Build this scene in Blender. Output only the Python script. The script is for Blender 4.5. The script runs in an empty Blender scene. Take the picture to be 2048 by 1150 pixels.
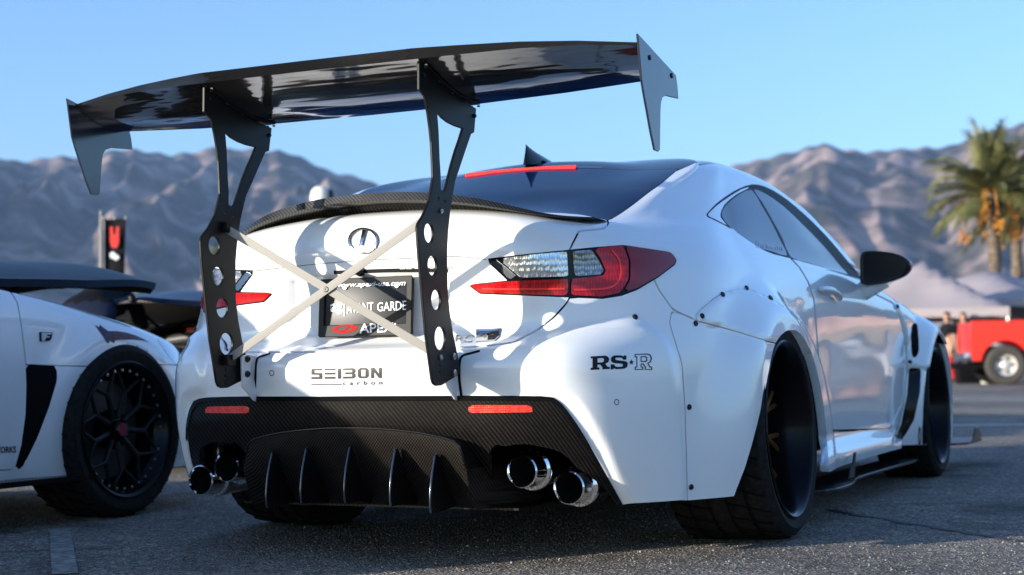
import bpy, bmesh, math, random
import numpy as np
from mathutils import Vector, Matrix
from mathutils.bvhtree import BVHTree
random.seed(7); RNG=np.random.default_rng(7)
S=bpy.context.scene; COL=S.collection
# ---------------------------------------------------------------- camera
CAMC=np.array([2.21986,-3.73384,.549652]); YAW,PIT,ROL,FPX=.437019245,.0521691325,-.0159348944,3058.71
FW=np.array([-math.sin(YAW)*math.cos(PIT),math.cos(YAW)*math.cos(PIT),math.sin(PIT)])
R0=np.array([math.cos(YAW),math.sin(YAW),0]); U0=np.cross(R0,FW)
CR=R0*math.cos(ROL)+U0*math.sin(ROL); CU=-R0*math.sin(ROL)+U0*math.cos(ROL)
cam=bpy.data.cameras.new('camera'); camo=bpy.data.objects.new('camera',cam); COL.objects.link(camo)
camo.matrix_world=Matrix(((CR[0],CU[0],-FW[0],CAMC[0]),(CR[1],CU[1],-FW[1],CAMC[1]),(CR[2],CU[2],-FW[2],CAMC[2]),(0,0,0,1)))
cam.sensor_width=36; cam.lens=36*FPX/2048; cam.clip_start=.05; cam.clip_end=30000
cam.dof.use_dof=True; cam.dof.focus_distance=4.28; cam.dof.aperture_fstop=3.4
S.camera=camo
# ---------------------------------------------------------------- light
HAZE=.000045
SUN_EL=math.radians(9.5); SUN_FROM=np.array([-math.sin(math.radians(38.5)),-math.cos(math.radians(38.5))])      # the sun stands low behind the left shoulder
SUN_FROM=SUN_FROM/np.linalg.norm(SUN_FROM)
w=bpy.data.worlds.new('World'); S.world=w; w.use_nodes=True; nt=w.node_tree
sky=nt.nodes.new('ShaderNodeTexSky'); sky.sky_type='NISHITA'; sky.sun_disc=False
sky.sun_elevation=SUN_EL; sky.sun_rotation=math.atan2(SUN_FROM[0],SUN_FROM[1])
sky.air_density=1.0; sky.dust_density=1.0; sky.ozone_density=1.4
MUL=nt.nodes.new('ShaderNodeMix'); MUL.data_type='RGBA'; MUL.blend_type='MULTIPLY'; MUL.inputs[0].default_value=1; MUL.inputs[7].default_value=(.50,.68,1.01,1)   # the camera's white balance for a low warm sun
bg=nt.nodes['Background']; bg.inputs['Strength'].default_value=.15
nt.links.new(sky.outputs[0],MUL.inputs[6]); nt.links.new(MUL.outputs[2],bg.inputs[0])
sl=bpy.data.lights.new('sun','SUN'); sl.energy=2.95; sl.angle=math.radians(.5); sl.color=(1,.93,.82)
so=bpy.data.objects.new('sun',sl); COL.objects.link(so)
dv=Vector((SUN_FROM[0]*math.cos(SUN_EL),SUN_FROM[1]*math.cos(SUN_EL),math.sin(SUN_EL)))
so.rotation_euler=dv.to_track_quat('Z','Y').to_euler(); so.location=(-8,-8,6)
S.view_settings.view_transform='Standard'; S.view_settings.look='None'; S.view_settings.exposure=1.35; S.view_settings.gamma=1
S.view_settings.use_curve_mapping=False
S.render.engine='CYCLES'
# ---------------------------------------------------------------- helpers
def at(px,py,x=None,y=None,z=None,d=None):
    D=FW+CR*(px-1024)/FPX-CU*(py-575)/FPX
    if x is not None: t=(x-CAMC[0])/D[0]
    elif y is not None: t=(y-CAMC[1])/D[1]
    elif z is not None: t=(z-CAMC[2])/D[2]
    else: t=d
    return CAMC+D*t
def pr(P):
    d=np.asarray(P,float)-CAMC; D=np.maximum(d@FW,.05)
    return np.stack([1024+FPX*(d@CR)/D,575-FPX*(d@CU)/D],-1)
def mat(name,base=(.8,.8,.8),rough=.5,metal=0,coat=0,emit=None,es=1,spec=.5,trans=0,ior=1.5,coat_r=.03):
    m=bpy.data.materials.new(name); m.use_nodes=True; b=m.node_tree.nodes['Principled BSDF']
    b.inputs['Base Color'].default_value=(*base,1); b.inputs['Roughness'].default_value=rough; b.inputs['Metallic'].default_value=metal
    b.inputs['Coat Weight'].default_value=coat; b.inputs['Coat Roughness'].default_value=coat_r; b.inputs['Specular IOR Level'].default_value=spec
    b.inputs['Transmission Weight'].default_value=trans; b.inputs['IOR'].default_value=ior
    if emit: b.inputs['Emission Color'].default_value=(*emit,1); b.inputs['Emission Strength'].default_value=es
    return m
def N(m,t,**kw):
    n=m.node_tree.nodes.new(t)
    for k,v in kw.items():
        if k in n.inputs: n.inputs[k].default_value=v
        else: setattr(n,k,v)
    return n
def L(m,a,b): m.node_tree.links.new(a,b)
def BS(m): return m.node_tree.nodes['Principled BSDF']
def ramp(m,fac,stops):
    r=N(m,'ShaderNodeValToRGB'); e=r.color_ramp.elements
    while len(e)<len(stops): e.new(.5)
    for i,(p,c) in enumerate(stops): e[i].position=p; e[i].color=(*c,1) if len(c)==3 else c
    L(m,fac,r.inputs[0]); return r
def noise_col(m,scale,c0,c1,detail=6,lo=.35,hi=.65,coord='Object',bump=0,bdist=.01,rough=None):
    tc=N(m,'ShaderNodeTexCoord'); nz=N(m,'ShaderNodeTexNoise',Scale=scale,Detail=detail)
    L(m,tc.outputs[coord],nz.inputs['Vector']); r=ramp(m,nz.outputs['Fac'],[(lo,c0),(hi,c1)])
    L(m,r.outputs[0],BS(m).inputs['Base Color'])
    if bump:
        b=N(m,'ShaderNodeBump',Strength=bump,Distance=bdist); L(m,nz.outputs['Fac'],b.inputs['Height']); L(m,b.outputs[0],BS(m).inputs['Normal'])
    return m
def tag(o,label=None,cat=None,group=None,kind=None):
    for k,v in (('label',label),('category',cat),('group',group),('kind',kind)):
        if v: o[k]=v
    return o
def empty(name,loc=(0,0,0),rz=0,**k):
    o=bpy.data.objects.new(name,None); COL.objects.link(o); o.location=loc; o.rotation_euler=(0,0,rz); o.empty_display_size=.1
    return tag(o,**k)
def ob(name,V,F,m,parent=None,smooth=True,normals=None,loc=None):
    me=bpy.data.meshes.new(name); me.from_pydata([tuple(map(float,v)) for v in V],[],[tuple(f) for f in F]); me.update()
    if smooth: me.polygons.foreach_set('use_smooth',[True]*len(me.polygons))
    if normals is not None: me.normals_split_custom_set_from_vertices([tuple(map(float,n)) for n in normals])
    if m: me.materials.append(m)
    o=bpy.data.objects.new(name,me); COL.objects.link(o)
    if parent: o.parent=parent
    if loc is not None: o.location=loc
    return o
class MB:                                   # a bag of simple shapes that becomes one mesh
    def __init__(s): s.V=[]; s.F=[]
    def add(s,V,F):
        n=len(s.V); s.V+= [tuple(v) for v in V]; s.F+=[tuple(i+n for i in f) for f in F]; return s
    def box(s,c,d,M=None):
        x,y,z=d[0]/2,d[1]/2,d[2]/2
        V=[Vector((a*x,b*y,e*z)) for a in(-1,1) for b in(-1,1) for e in(-1,1)]
        if M is not None: V=[M@v for v in V]
        V=[v+Vector(c) for v in V]
        return s.add(V,[(0,1,3,2),(4,6,7,5),(0,4,5,1),(2,3,7,6),(0,2,6,4),(1,5,7,3)])
    def tube(s,P,r,n=8,cap=True,ry=None):
        P=[Vector(p) for p in P]; rs=r if hasattr(r,'__len__') else [r]*len(P); b=len(s.V); up=None
        for i,p in enumerate(P):
            t=(P[min(i+1,len(P)-1)]-P[max(i-1,0)]).normalized()
            if up is None: up=Vector((0,0,1)) if abs(t.z)<.9 else Vector((1,0,0))
            a=t.cross(up).normalized(); up=a.cross(t).normalized()
            for k in range(n):
                q=2*math.pi*k/n; s.V.append(tuple(p+a*math.cos(q)*rs[i]+up*math.sin(q)*rs[i]*(ry or 1)))
        for i in range(len(P)-1):
            for k in range(n):
                a=b+i*n+k; c=b+i*n+(k+1)%n; s.F.append((a,c,c+n,a+n))
        if cap: s.F.append(tuple(b+k for k in range(n))[::-1]); s.F.append(tuple(b+(len(P)-1)*n+k for k in range(n)))
        return s
    def lathe(s,prof,c=(0,0,0),n=32,M=None,closed=False):   # profile of (radius, height) about z, M turns it
        b=len(s.V); M=M or Matrix.Identity(3); c=Vector(c)
        for r,h in prof:
            for k in range(n):
                q=2*math.pi*k/n; s.V.append(tuple(M@Vector((r*math.cos(q),r*math.sin(q),h))+c))
        m=len(prof)
        for i in range(m if closed else m-1):
            for k in range(n):
                a=b+i*n+k; d=b+i*n+(k+1)%n; e=b+((i+1)%m)*n+(k+1)%n; f=b+((i+1)%m)*n+k; s.F.append((a,d,e,f))
        return s
    def sphere(s,c,r,n=10,m=7):
        r=r if hasattr(r,'__len__') else (r,r,r)
        b=len(s.V)
        for i in range(m+1):
            t=math.pi*i/m
            for k in range(n):
                q=2*math.pi*k/n; s.V.append((c[0]+r[0]*math.sin(t)*math.cos(q),c[1]+r[1]*math.sin(t)*math.sin(q),c[2]+r[2]*math.cos(t)))
        for i in range(m):
            for k in range(n): s.F.append((b+i*n+k,b+(i+1)*n+k,b+(i+1)*n+(k+1)%n,b+i*n+(k+1)%n))
        return s
    def build(s,name,m,parent=None,smooth=False,auto=None,bevel=0,loc=None):
        o=ob(name,s.V,s.F,m,parent,smooth or auto is not None or bevel>0,loc=loc)
        bm=bmesh.new(); bm.from_mesh(o.data); bmesh.ops.recalc_face_normals(bm,faces=bm.faces)
        if bevel: bmesh.ops.bevel(bm,geom=[e for e in bm.edges if e.is_manifold and e.calc_face_angle(0)>.6],offset=bevel,segments=2,profile=.7,affect='EDGES',clamp_overlap=True)
        if auto is not None or bevel:
            for e in bm.edges:
                if len(e.link_faces)==2 and e.calc_face_angle(0)>(auto or .7): e.smooth=False
            for f in bm.faces: f.smooth=True
        bm.to_mesh(o.data); bm.free(); return o
def plate(outline,holes,T,thick,name,m,parent,bevel=.0012):
    """flat cut plate: outline and holes in 2-D, T maps (a,b,h) to space, h from 0 to thick"""
    bm=bmesh.new(); es=[]
    for lp in [outline]+list(holes):
        vs=[bm.verts.new((p[0],p[1],0)) for p in lp]
        es+=[bm.edges.new((vs[i],vs[(i+1)%len(vs)])) for i in range(len(vs))]
    bmesh.ops.triangle_fill(bm,edges=es,use_beauty=True)
    g=bmesh.ops.extrude_face_region(bm,geom=bm.faces[:])
    for v in g['geom']:
        if isinstance(v,bmesh.types.BMVert): v.co.z=thick
    bmesh.ops.recalc_face_normals(bm,faces=bm.faces)
    if bevel:
        bmesh.ops.bevel(bm,geom=[e for e in bm.edges if len(e.link_faces)==2 and 1<e.calc_face_angle(0)<2.2 and abs(e.verts[0].co.z-e.verts[1].co.z)<1e-6],offset=bevel,segments=1,affect='EDGES')
    for v in bm.verts: v.co=Vector(T(v.co.x,v.co.y,v.co.z))
    bmesh.ops.recalc_face_normals(bm,faces=bm.faces)
    me=bpy.data.meshes.new(name); bm.to_mesh(me); bm.free(); me.materials.append(m)
    o=bpy.data.objects.new(name,me); COL.objects.link(o); o.parent=parent
    return o
def smooth_loop(pts,n=4,closed=True):
    P=np.array(pts,float); k=len(P); out=[]
    for i in range(k if closed else k-1):
        p0,p1,p2,p3=[P[j%k] if closed else P[min(max(j,0),k-1)] for j in (i-1,i,i+1,i+2)]
        for t in np.arange(n)/n:
            out.append(.5*((2*p1)+(-p0+p2)*t+(2*p0-5*p1+4*p2-p3)*t*t+(-p0+3*p1-3*p2+p3)*t**3))
    if not closed: out.append(P[-1])
    return np.array(out)
def circ(c,r,n=20,ry=None): return [(c[0]+r*math.cos(2*math.pi*k/n),c[1]+(ry or r)*math.sin(2*math.pi*k/n)) for k in range(n)]
def sdf(Q,poly):                            # signed distance to a polygon, negative inside
    Q=np.asarray(Q,float); P=np.asarray(poly,float); d=np.full(len(Q),1e18); ins=np.zeros(len(Q),bool); n=len(P)
    for i in range(n):
        a=P[i]; b=P[(i+1)%n]; e=b-a; v=Q-a; t=np.clip((v@e)/max(e@e,1e-12),0,1); d=np.minimum(d,((v-t[:,None]*e)**2).sum(1))
        c=((a[1]<=Q[:,1])!=(b[1]<=Q[:,1])); 
        with np.errstate(divide='ignore',invalid='ignore'):
            xi=a[0]+(Q[:,1]-a[1])/(b[1]-a[1])*e[0]
        ins^=c&(Q[:,0]<xi)
    d=np.sqrt(d); return np.where(ins,-d,d)
def sm(t): t=np.clip(t,0,1); return t*t*(3-2*t)
# ---------------------------------------------------------------- surfaces: spline grid, cut along outlines
def hermite(P,axis,counts,ghost0=None,ghost1=None):
    """interpolating spline along one axis of a grid of points"""
    P=np.moveaxis(P,axis,0); k=len(P)
    seg=np.linalg.norm(np.diff(P,axis=0),axis=-1).mean(1); seg=np.maximum(seg,.01)
    t=np.concatenate([[0],np.cumsum(seg)])
    Pp=[P[0]*2-P[1] if ghost0 is None else np.moveaxis(ghost0,axis,0)[0]]+list(P)+[P[-1]*2-P[-2] if ghost1 is None else np.moveaxis(ghost1,axis,0)[0]]
    tt=np.concatenate([[t[0]-seg[0]],t,[t[-1]+seg[-1]]])
    T=[]
    for i in range(1,k+1):
        h0=tt[i]-tt[i-1]; h1=tt[i+1]-tt[i]
        T.append(((Pp[i]-Pp[i-1])/h0*h1+(Pp[i+1]-Pp[i])/h1*h0)/(h0+h1))
    out=[]
    for i in range(k-1):
        h=t[i+1]-t[i]
        for u in np.arange(counts[i])/counts[i]:
            out.append(P[i]*(2*u**3-3*u*u+1)+T[i]*h*(u**3-2*u*u+u)+P[i+1]*(-2*u**3+3*u*u)+T[i+1]*h*(u**3-u*u))
    out.append(P[-1]); return np.moveaxis(np.array(out),0,axis)
class Mesh:
    def __init__(s,V,Nn,F): s.V=V; s.N=Nn; s.F=F
    def uv(s): return pr(s.V)
def grid_normals(P):
    du=np.gradient(P,axis=0); dv_=np.gradient(P,axis=1); n=np.cross(du,dv_); l=np.linalg.norm(n,axis=-1,keepdims=True); return n/np.maximum(l,1e-9)
def cut(M,phi):
    """split a mesh along phi=0 with clean edges; returns (inside phi<0, outside)"""
    res=[]
    neg=phi<0
    F=M.F; A=np.array([ [neg[i] for i in (f if len(f)>3 else f+(f[0],))][:4] for f in F]) if len(F) else np.zeros((0,4),bool)
    alln=A.all(1); anyn=A.any(1)
    V=[*M.V]; NN=[*M.N]; ph=list(phi); cache={}
    def mid(a,b):
        k=(a,b) if a<b else (b,a)
        if k not in cache:
            t=ph[k[0]]/(ph[k[0]]-ph[k[1]]); V.append(V[k[0]]*(1-t)+V[k[1]]*t); n=NN[k[0]]*(1-t)+NN[k[1]]*t; NN.append(n/max(np.linalg.norm(n),1e-9)); ph.append(0); cache[k]=len(V)-1
        return cache[k]
    fi=[];fo=[]
    for q,f in enumerate(F):
        if len(f)<=4 and alln[q]: fi.append(f); continue
        if len(f)<=4 and not anyn[q]: fo.append(f); continue
        for side,dst in ((True,fi),(False,fo)):
            g=[]; k=len(f)
            for i in range(k):
                a=f[i]; b=f[(i+1)%k]; sa=ph[a]<0; sb=ph[b]<0
                if sa==side: g.append(a)
                if sa!=sb: g.append(mid(a,b))
            if len(g)>=3: dst+= [tuple(g)] if len(g)<=4 else [(g[0],g[i],g[i+1]) for i in range(1,len(g)-1)]
    V=np.array(V); NN=np.array(NN)
    for fl in (fi,fo):
        if not fl: res.append(Mesh(np.zeros((0,3)),np.zeros((0,3)),[])); continue
        us=np.unique(np.concatenate([np.array(f) for f in fl])); mp=np.full(len(V),-1); mp[us]=np.arange(len(us))
        res.append(Mesh(V[us],NN[us],[tuple(int(mp[i]) for i in f) for f in fl]))
    return res
def panel(M,name,m,parent,mirror=None,flange=.012,lift=0,skip_center=True):
    """mirror: None = right only, 'join' = both halves in one mesh, 'left' = left only"""
    V=M.V+M.N*lift; Nn=M.N; F=list(M.F); n=len(V)
    cnt={}
    for f in F:
        for i in range(len(f)):
            a,b=f[i],f[(i+1)%len(f)]; k=(min(a,b),max(a,b)); cnt[k]=None if k in cnt else (a,b)
    V=list(V);Nn=list(Nn)
    if flange:
        mp={}
        for e in cnt.values():
            if e is None: continue
            a,b=e
            if abs(V[a][0])<1e-4 and abs(V[b][0])<1e-4: continue
            q=[]
            for i in (a,b):
                if i not in mp:
                    V.append(V[i]+0); Nn.append(Nn[i]); V.append(V[i]-Nn[i]*flange); Nn.append(Nn[i]); mp[i]=len(V)-2
                q.append(mp[i])
            F.append((b,a,q[0]+1,q[1]+1))
    V=np.array(V);Nn=np.array(Nn)
    if mirror=='left': V=V*[-1,1,1]; Nn=Nn*[-1,1,1]; F=[f[::-1] for f in F]
    if mirror=='join':
        k=len(V); V=np.concatenate([V,V*[-1,1,1]]); Nn=np.concatenate([Nn,Nn*[-1,1,1]]); F=F+[tuple(i+k for i in f[::-1]) for f in F]
    return ob(name,V,F,m,parent,True,Nn)
# ---------------------------------------------------------------- materials
M_white=mat('white_paint',(.82,.82,.81),.25,0,1.0,coat_r=.02)
M_dark=mat('black_cavity',(.006,.006,.0065),.85,0,0,spec=.05)
M_gloss=mat('gloss_black',(.004,.004,.005),.15,0,.2,spec=.2)
M_glass=mat('tinted_glass',(.003,.014,.045),.03,0,0,spec=.26)  # dark tint, with the blue of reflected sky put into the base colour
M_trim=mat('black_trim',(.005,.005,.006),.5,0,0,spec=.1)
M_plate=mat('anodised_black',(.007,.007,.007),.42,0,0,spec=.16)
M_roof=mat('black_roof',(.002,.006,.014),.06,0,0,spec=.06)  # black panel; its blue cast paints in the sky's reflection
M_rglass=mat('tinted_rear_glass',(.002,.011,.042),.03,0,0,spec=.06)  # dark tint plus painted-in blue for the sky it mirrors
noise_b=N(M_plate,'ShaderNodeTexNoise',Scale=900,Detail=2); bb=N(M_plate,'ShaderNodeBump',Strength=.06,Distance=.001); L(M_plate,noise_b.outputs[0],bb.inputs['Height']); L(M_plate,bb.outputs[0],BS(M_plate).inputs['Normal'])
M_redlip=mat('red_lip',(.12,.012,.01),.4); M_edge=mat('bare_edge',(.55,.5,.45),.3,1)
M_alu=mat('brushed_aluminium',(.30,.28,.245),.5,.0,spec=.15)
tc=N(M_alu,'ShaderNodeTexCoord'); mpn=N(M_alu,'ShaderNodeMapping'); mpn.inputs['Scale'].default_value=(40,40,900); nz=N(M_alu,'ShaderNodeTexNoise',Scale=1,Detail=3)
L(M_alu,tc.outputs['Object'],mpn.inputs[0]); L(M_alu,mpn.outputs[0],nz.inputs['Vector']); r_=N(M_alu,'ShaderNodeMapRange'); r_.inputs[3].default_value=.45; r_.inputs[4].default_value=.65; L(M_alu,nz.outputs[0],r_.inputs[0]); L(M_alu,r_.outputs[0],BS(M_alu).inputs['Roughness'])
M_chrome=mat('chrome',(.86,.86,.87),.06,1)
M_steel=mat('bolt_steel',(.45,.44,.43),.32,1)
M_bolt=mat('black_bolt',(.02,.02,.022),.35,.5)
M_badge=mat('badge_chrome',(.48,.49,.51),.16,1)
M_endp=mat('glossy_end_plate',(.012,.018,.030),.16,0,0,spec=.9)
M_ink=mat('black_vinyl',(.012,.013,.016),.45,spec=.15)
M_frame=mat('frame_plastic',(.014,.0135,.013),.5,spec=.2)
M_platef=mat('plate_face',(.008,.010,.016),.30,spec=.12)
M_greyink=mat('grey_vinyl',(.075,.068,.062),.5,0,0,spec=.2)
M_whiteink=mat('white_print',(.78,.78,.78),.4)
M_redink=mat('red_print',(.42,.012,.012),.6,spec=.08)
def carbon(name,pitch,c0,c1,mode,gloss=.16):
    m=mat(name,(.02,.02,.02),gloss,0,.22,spec=.14,coat_r=.05)
    tc=N(m,'ShaderNodeTexCoord'); sp=N(m,'ShaderNodeSeparateXYZ'); L(m,tc.outputs['Object'],sp.inputs[0])
    def ma(op,a,b=None):
        n=N(m,'ShaderNodeMath',operation=op)
        for i,q in enumerate((a,b)):
            if q is None: continue
            if isinstance(q,(int,float)): n.inputs[i].default_value=q
            else: L(m,q,n.inputs[i])
        return n.outputs[0]
    x=ma('ADD',sp.outputs[0],ma('MULTIPLY',sp.outputs[1],.35)); z=ma('ADD',sp.outputs[2],ma('MULTIPLY',sp.outputs[1],.5))
    a=ma('FLOOR',ma('DIVIDE',x,pitch)); b=ma('FLOOR',ma('DIVIDE',z,pitch))
    if mode=='twill': t=ma('FLOORED_MODULO',ma('ADD',a,b),4.0); f=ma('LESS_THAN',t,1.5)
    else: t=ma('FLOORED_MODULO',ma('ADD',a,b),2.0); f=ma('LESS_THAN',t,.5)
    nz=N(m,'ShaderNodeTexNoise',Scale=35,Detail=3); L(m,tc.outputs['Object'],nz.inputs['Vector'])
    f2=ma('MULTIPLY',f,ma('ADD',nz.outputs[0],.4))
    r=ramp(m,f2,[(0,c0),(1,c1)]); L(m,r.outputs[0],BS(m).inputs['Base Color'])
    mm=N(m,'ShaderNodeMapRange'); mm.inputs[3].default_value=.45; mm.inputs[4].default_value=.28; L(m,f,mm.inputs[0]); L(m,mm.outputs[0],BS(m).inputs['Roughness'])
    BS(m).inputs['Metallic'].default_value=.45
    return m
M_cf=carbon('carbon_fibre',.0035,(.003,.003,.003),(.030,.025,.021),'twill')
M_cf2=carbon('carbon_plain',.0045,(.003,.003,.003),(.050,.041,.034),'plain')
M_cfs=carbon('carbon_spoiler',.003,(.004,.004,.004),(.05,.046,.042),'twill')
M_tyre=mat('tyre_rubber',(.018,.017,.017),.75,0,0,spec=.12)
noise_col(M_tyre,60,(.008,.008,.008),(.019,.018,.017),bump=.12,bdist=.002)
M_rim=mat('black_rim',(.004,.004,.005),.22,0,.03,spec=.14)
M_bronze=mat('bronze_spoke',(.22,.085,.025),.35,.6)
M_red=mat('red_lens',(.22,.002,.006),.06,0,.5,spec=.5)
def lens(m,c0,c1,sx,sz,strength=.5):
    tc=N(m,'ShaderNodeTexCoord'); mp=N(m,'ShaderNodeMapping'); mp.inputs['Scale'].default_value=(sx,sx,sz); L(m,tc.outputs['Object'],mp.inputs[0])
    ck=N(m,'ShaderNodeTexVoronoi',Scale=1); ck.feature='F1'; ck.inputs['Randomness'].default_value=.35; L(m,mp.outputs[0],ck.inputs['Vector'])
    r=ramp(m,ck.outputs['Distance'],[(.1,c0),(.75,c1)]); L(m,r.outputs[0],BS(m).inputs['Base Color'])
    b=N(m,'ShaderNodeBump',Strength=strength,Distance=.004); L(m,ck.outputs['Distance'],b.inputs['Height']); L(m,b.outputs[0],BS(m).inputs['Normal']); return m
M_redrib=lens(mat('ribbed_red_lens',(.4,.006,.01),.15,0,.4,spec=.4),(.66,.008,.010),(.30,.002,.004),150,55,.10)
M_clear=lens(mat('clear_lens',(.7,.7,.7),.12,.85,1,spec=.6),(.95,.96,.98),(.55,.57,.61),190,60,.40)
M_smoke=lens(mat('smoked_lens',(.2,.2,.2),.12,.8,1,spec=.6),(.42,.42,.42),(.10,.10,.11),190,60,.45)
M_refl=lens(mat('red_reflector',(.7,.03,.01),.2,0,1,spec=.6),(.90,.055,.015),(.60,.015,.008),160,160,.3)
# ---------------------------------------------------------------- the coupe's body as one spline grid (right half)
def rows(y,xs,zs,top): return [(x,y,z) for x,z in zip(xs,zs)]+top
ZL=[.17,.30,.475,.583,.603,.635,.74,.835,.885]
def body_ctrl():
    c=[]
    c.append([(0,.10,.17),(0,-.02,.33),(0,-.058,.475),(0,-.066,.583),(0,-.048,.603),(0,.012,.625),(0,.036,.74),(0,.024,.835),(0,.018,.90),(0,.07,.982),(0,.45,1.02),(0,.80,1.135),(0,1.12,1.243),(0,1.20,1.256)])
    c.append([(.28,.10,.17),(.28,-.01,.33),(.28,-.045,.475),(.28,-.052,.583),(.28,-.034,.603),(.28,.022,.628),(.28,.045,.74),(.28,.034,.835),(.28,.028,.895),(.28,.075,.972),(.27,.44,1.015),(.26,.8,1.13),(.25,1.115,1.232),(0,1.33,1.278)])
    c.append([(.50,.11,.17),(.51,.015,.33),(.51,-.012,.475),(.50,-.018,.583),(.50,-.003,.603),(.50,.045,.632),(.51,.066,.74),(.52,.062,.835),(.50,.056,.885),(.48,.095,.948),(.46,.42,.998),(.45,.79,1.117),(.45,1.11,1.213),(0,1.47,1.296)])
    c.append([(.68,.19,.17),(.665,.10,.30),(.65,.045,.475),(.63,.035,.583),(.63,.052,.603),(.62,.09,.635),(.625,.145,.74),(.62,.155,.835),(.61,.145,.877),(.585,.165,.925),(.595,.42,.977),(.608,.77,1.10),(.618,1.11,1.213),(0,1.60,1.305)])
    c.append([(.79,.30,.17),(.785,.25,.30),(.785,.225,.475),(.775,.22,.583),(.772,.225,.603),(.765,.235,.635),(.752,.27,.74),(.745,.295,.835),(.728,.31,.882),(.695,.38,.930),(.672,.58,.998),(.652,.86,1.108),(.628,1.18,1.216),(0,1.72,1.310)])
    x=[.860,.868,.873,.872,.870,.866,.852,.835,.815]; y=[.45,.44,.43,.43,.43,.435,.46,.50,.53]
    c.append([(a,b,z) for a,b,z in zip(x,y,ZL)]+[(.782,.60,.936),(.735,.77,1.008),(.692,1.0,1.110),(.640,1.27,1.225),(0,1.84,1.313)])
    c.append(rows(.98,[.905,.908,.912,.912,.910,.906,.892,.872,.850],ZL,[(.818,.99,.932),(.762,1.10,1.018),(.703,1.25,1.124),(.636,1.44,1.240),(0,1.95,1.314)]))
    c.append(rows(1.45,[.895,.90,.905,.906,.905,.903,.892,.872,.850],ZL,[(.820,1.50,.926),(.763,1.55,1.03),(.700,1.62,1.145),(.631,1.72,1.250),(0,2.08,1.309)]))
    c.append(rows(1.9,[.865,.88,.892,.893,.893,.893,.887,.869,.848],ZL,[(.818,1.95,.919),(.765,1.97,1.03),(.700,1.98,1.15),(.629,2.0,1.247),(0,2.2,1.298)]))
    c.append(rows(2.4,[.855,.87,.884,.887,.887,.888,.884,.867,.846],ZL,[(.813,2.42,.912),(.768,2.36,1.00),(.706,2.30,1.125),(.634,2.28,1.220),(0,2.42,1.268)]))
    c.append(rows(2.9,[.855,.87,.884,.888,.888,.888,.885,.866,.845],ZL[:7]+[.825,.866],[(.803,2.85,.903),(.775,2.70,.98),(.722,2.58,1.085),(.655,2.52,1.165),(0,2.64,1.222)]))
    c.append(rows(3.3,[.865,.88,.892,.896,.896,.896,.893,.873,.850],ZL[:6]+[.738,.805,.832],[(.815,3.25,.85),(.785,3.12,.88),(.755,2.98,.932),(.715,2.84,.99),(0,2.98,1.08)]))
    c.append(rows(3.71,[.90,.905,.91,.91,.91,.906,.895,.87,.835],ZL[:6]+[.708,.750,.771],[(.77,3.70,.787),(.55,3.62,.83),(.38,3.5,.86),(.2,3.42,.885),(0,3.38,.90)]))
    c.append(rows(4.2,[.86,.87,.868,.86,.855,.846,.82,.79,.75],[.17,.30,.475,.55,.57,.60,.645,.67,.686],[(.70,4.2,.700),(.5,4.15,.745),(.32,4.1,.765),(.15,4.06,.78),(0,4.02,.79)]))
    c.append([(.72,4.46,.17),(.74,4.45,.30),(.74,4.42,.475),(.73,4.42,.53),(.72,4.41,.55),(.71,4.40,.575),(.69,4.38,.608),(.66,4.37,.63),(.63,4.36,.645),(.58,4.36,.66),(.42,4.36,.685),(.27,4.35,.70),(.13,4.35,.71),(0,4.34,.715)])
    c.append([(.40,4.62,.17),(.41,4.62,.30),(.41,4.60,.475),(.40,4.585,.53),(.395,4.575,.55),(.39,4.56,.575),(.38,4.535,.608),(.365,4.515,.63),(.35,4.50,.645),(.33,4.48,.66),(.26,4.44,.685),(.18,4.42,.70),(.09,4.41,.708),(0,4.40,.708)])
    c.append([(0,4.68,.17),(0,4.70,.30),(0,4.68,.475),(0,4.66,.53),(0,4.65,.55),(0,4.63,.575),(0,4.60,.608),(0,4.58,.63),(0,4.56,.645),(0,4.54,.66),(0,4.49,.685),(0,4.46,.697),(0,4.435,.703),(0,4.42,.705)])
    return np.array(c,float)
def body_surface(step=.013,fn=None):
    c=body_ctrl(); ni,nj=c.shape[:2]
    ci=[int(max(4,round(np.linalg.norm(c[i+1]-c[i],axis=-1).max()/step))) for i in range(ni-1)]
    ci=[k if i<9 else max(4,int(k*.7)) for i,k in enumerate(ci)]
    cj=[int(max(3,round(np.median(np.linalg.norm(c[:8,j+1]-c[:8,j],axis=-1))/step))) for j in range(nj-1)]
    mir=np.array([-1,1,1])
    P=hermite(c,0,ci,(c[1]*mir)[None],(c[-2]*mir)[None])
    P=hermite(P,1,cj,None,(P[:,-2]*mir)[:,None])
    return P
def surf_mesh(P,fn=None):
    if fn is not None: P=fn(P)
    n=-grid_normals(P) if False else grid_normals(P)
    # orient outwards: the rear centre faces -y
    if n[2,20,1]>0: n=-n; flip=True
    else: flip=False
    ni,nj=P.shape[:2]; I=np.arange(ni*nj).reshape(ni,nj)
    q=np.stack([I[:-1,:-1],I[1:,:-1],I[1:,1:],I[:-1,1:]],-1).reshape(-1,4)
    if flip: q=q[:,::-1]
    return Mesh(P.reshape(-1,3).copy(),n.reshape(-1,3),[tuple(map(int,f)) for f in q])
def check_flip(M):
    f=M.F[len(M.F)//3]; a,b,c=[M.V[i] for i in f[:3]]; return np.dot(np.cross(b-a,c-a),M.N[f[0]])>0
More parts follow.
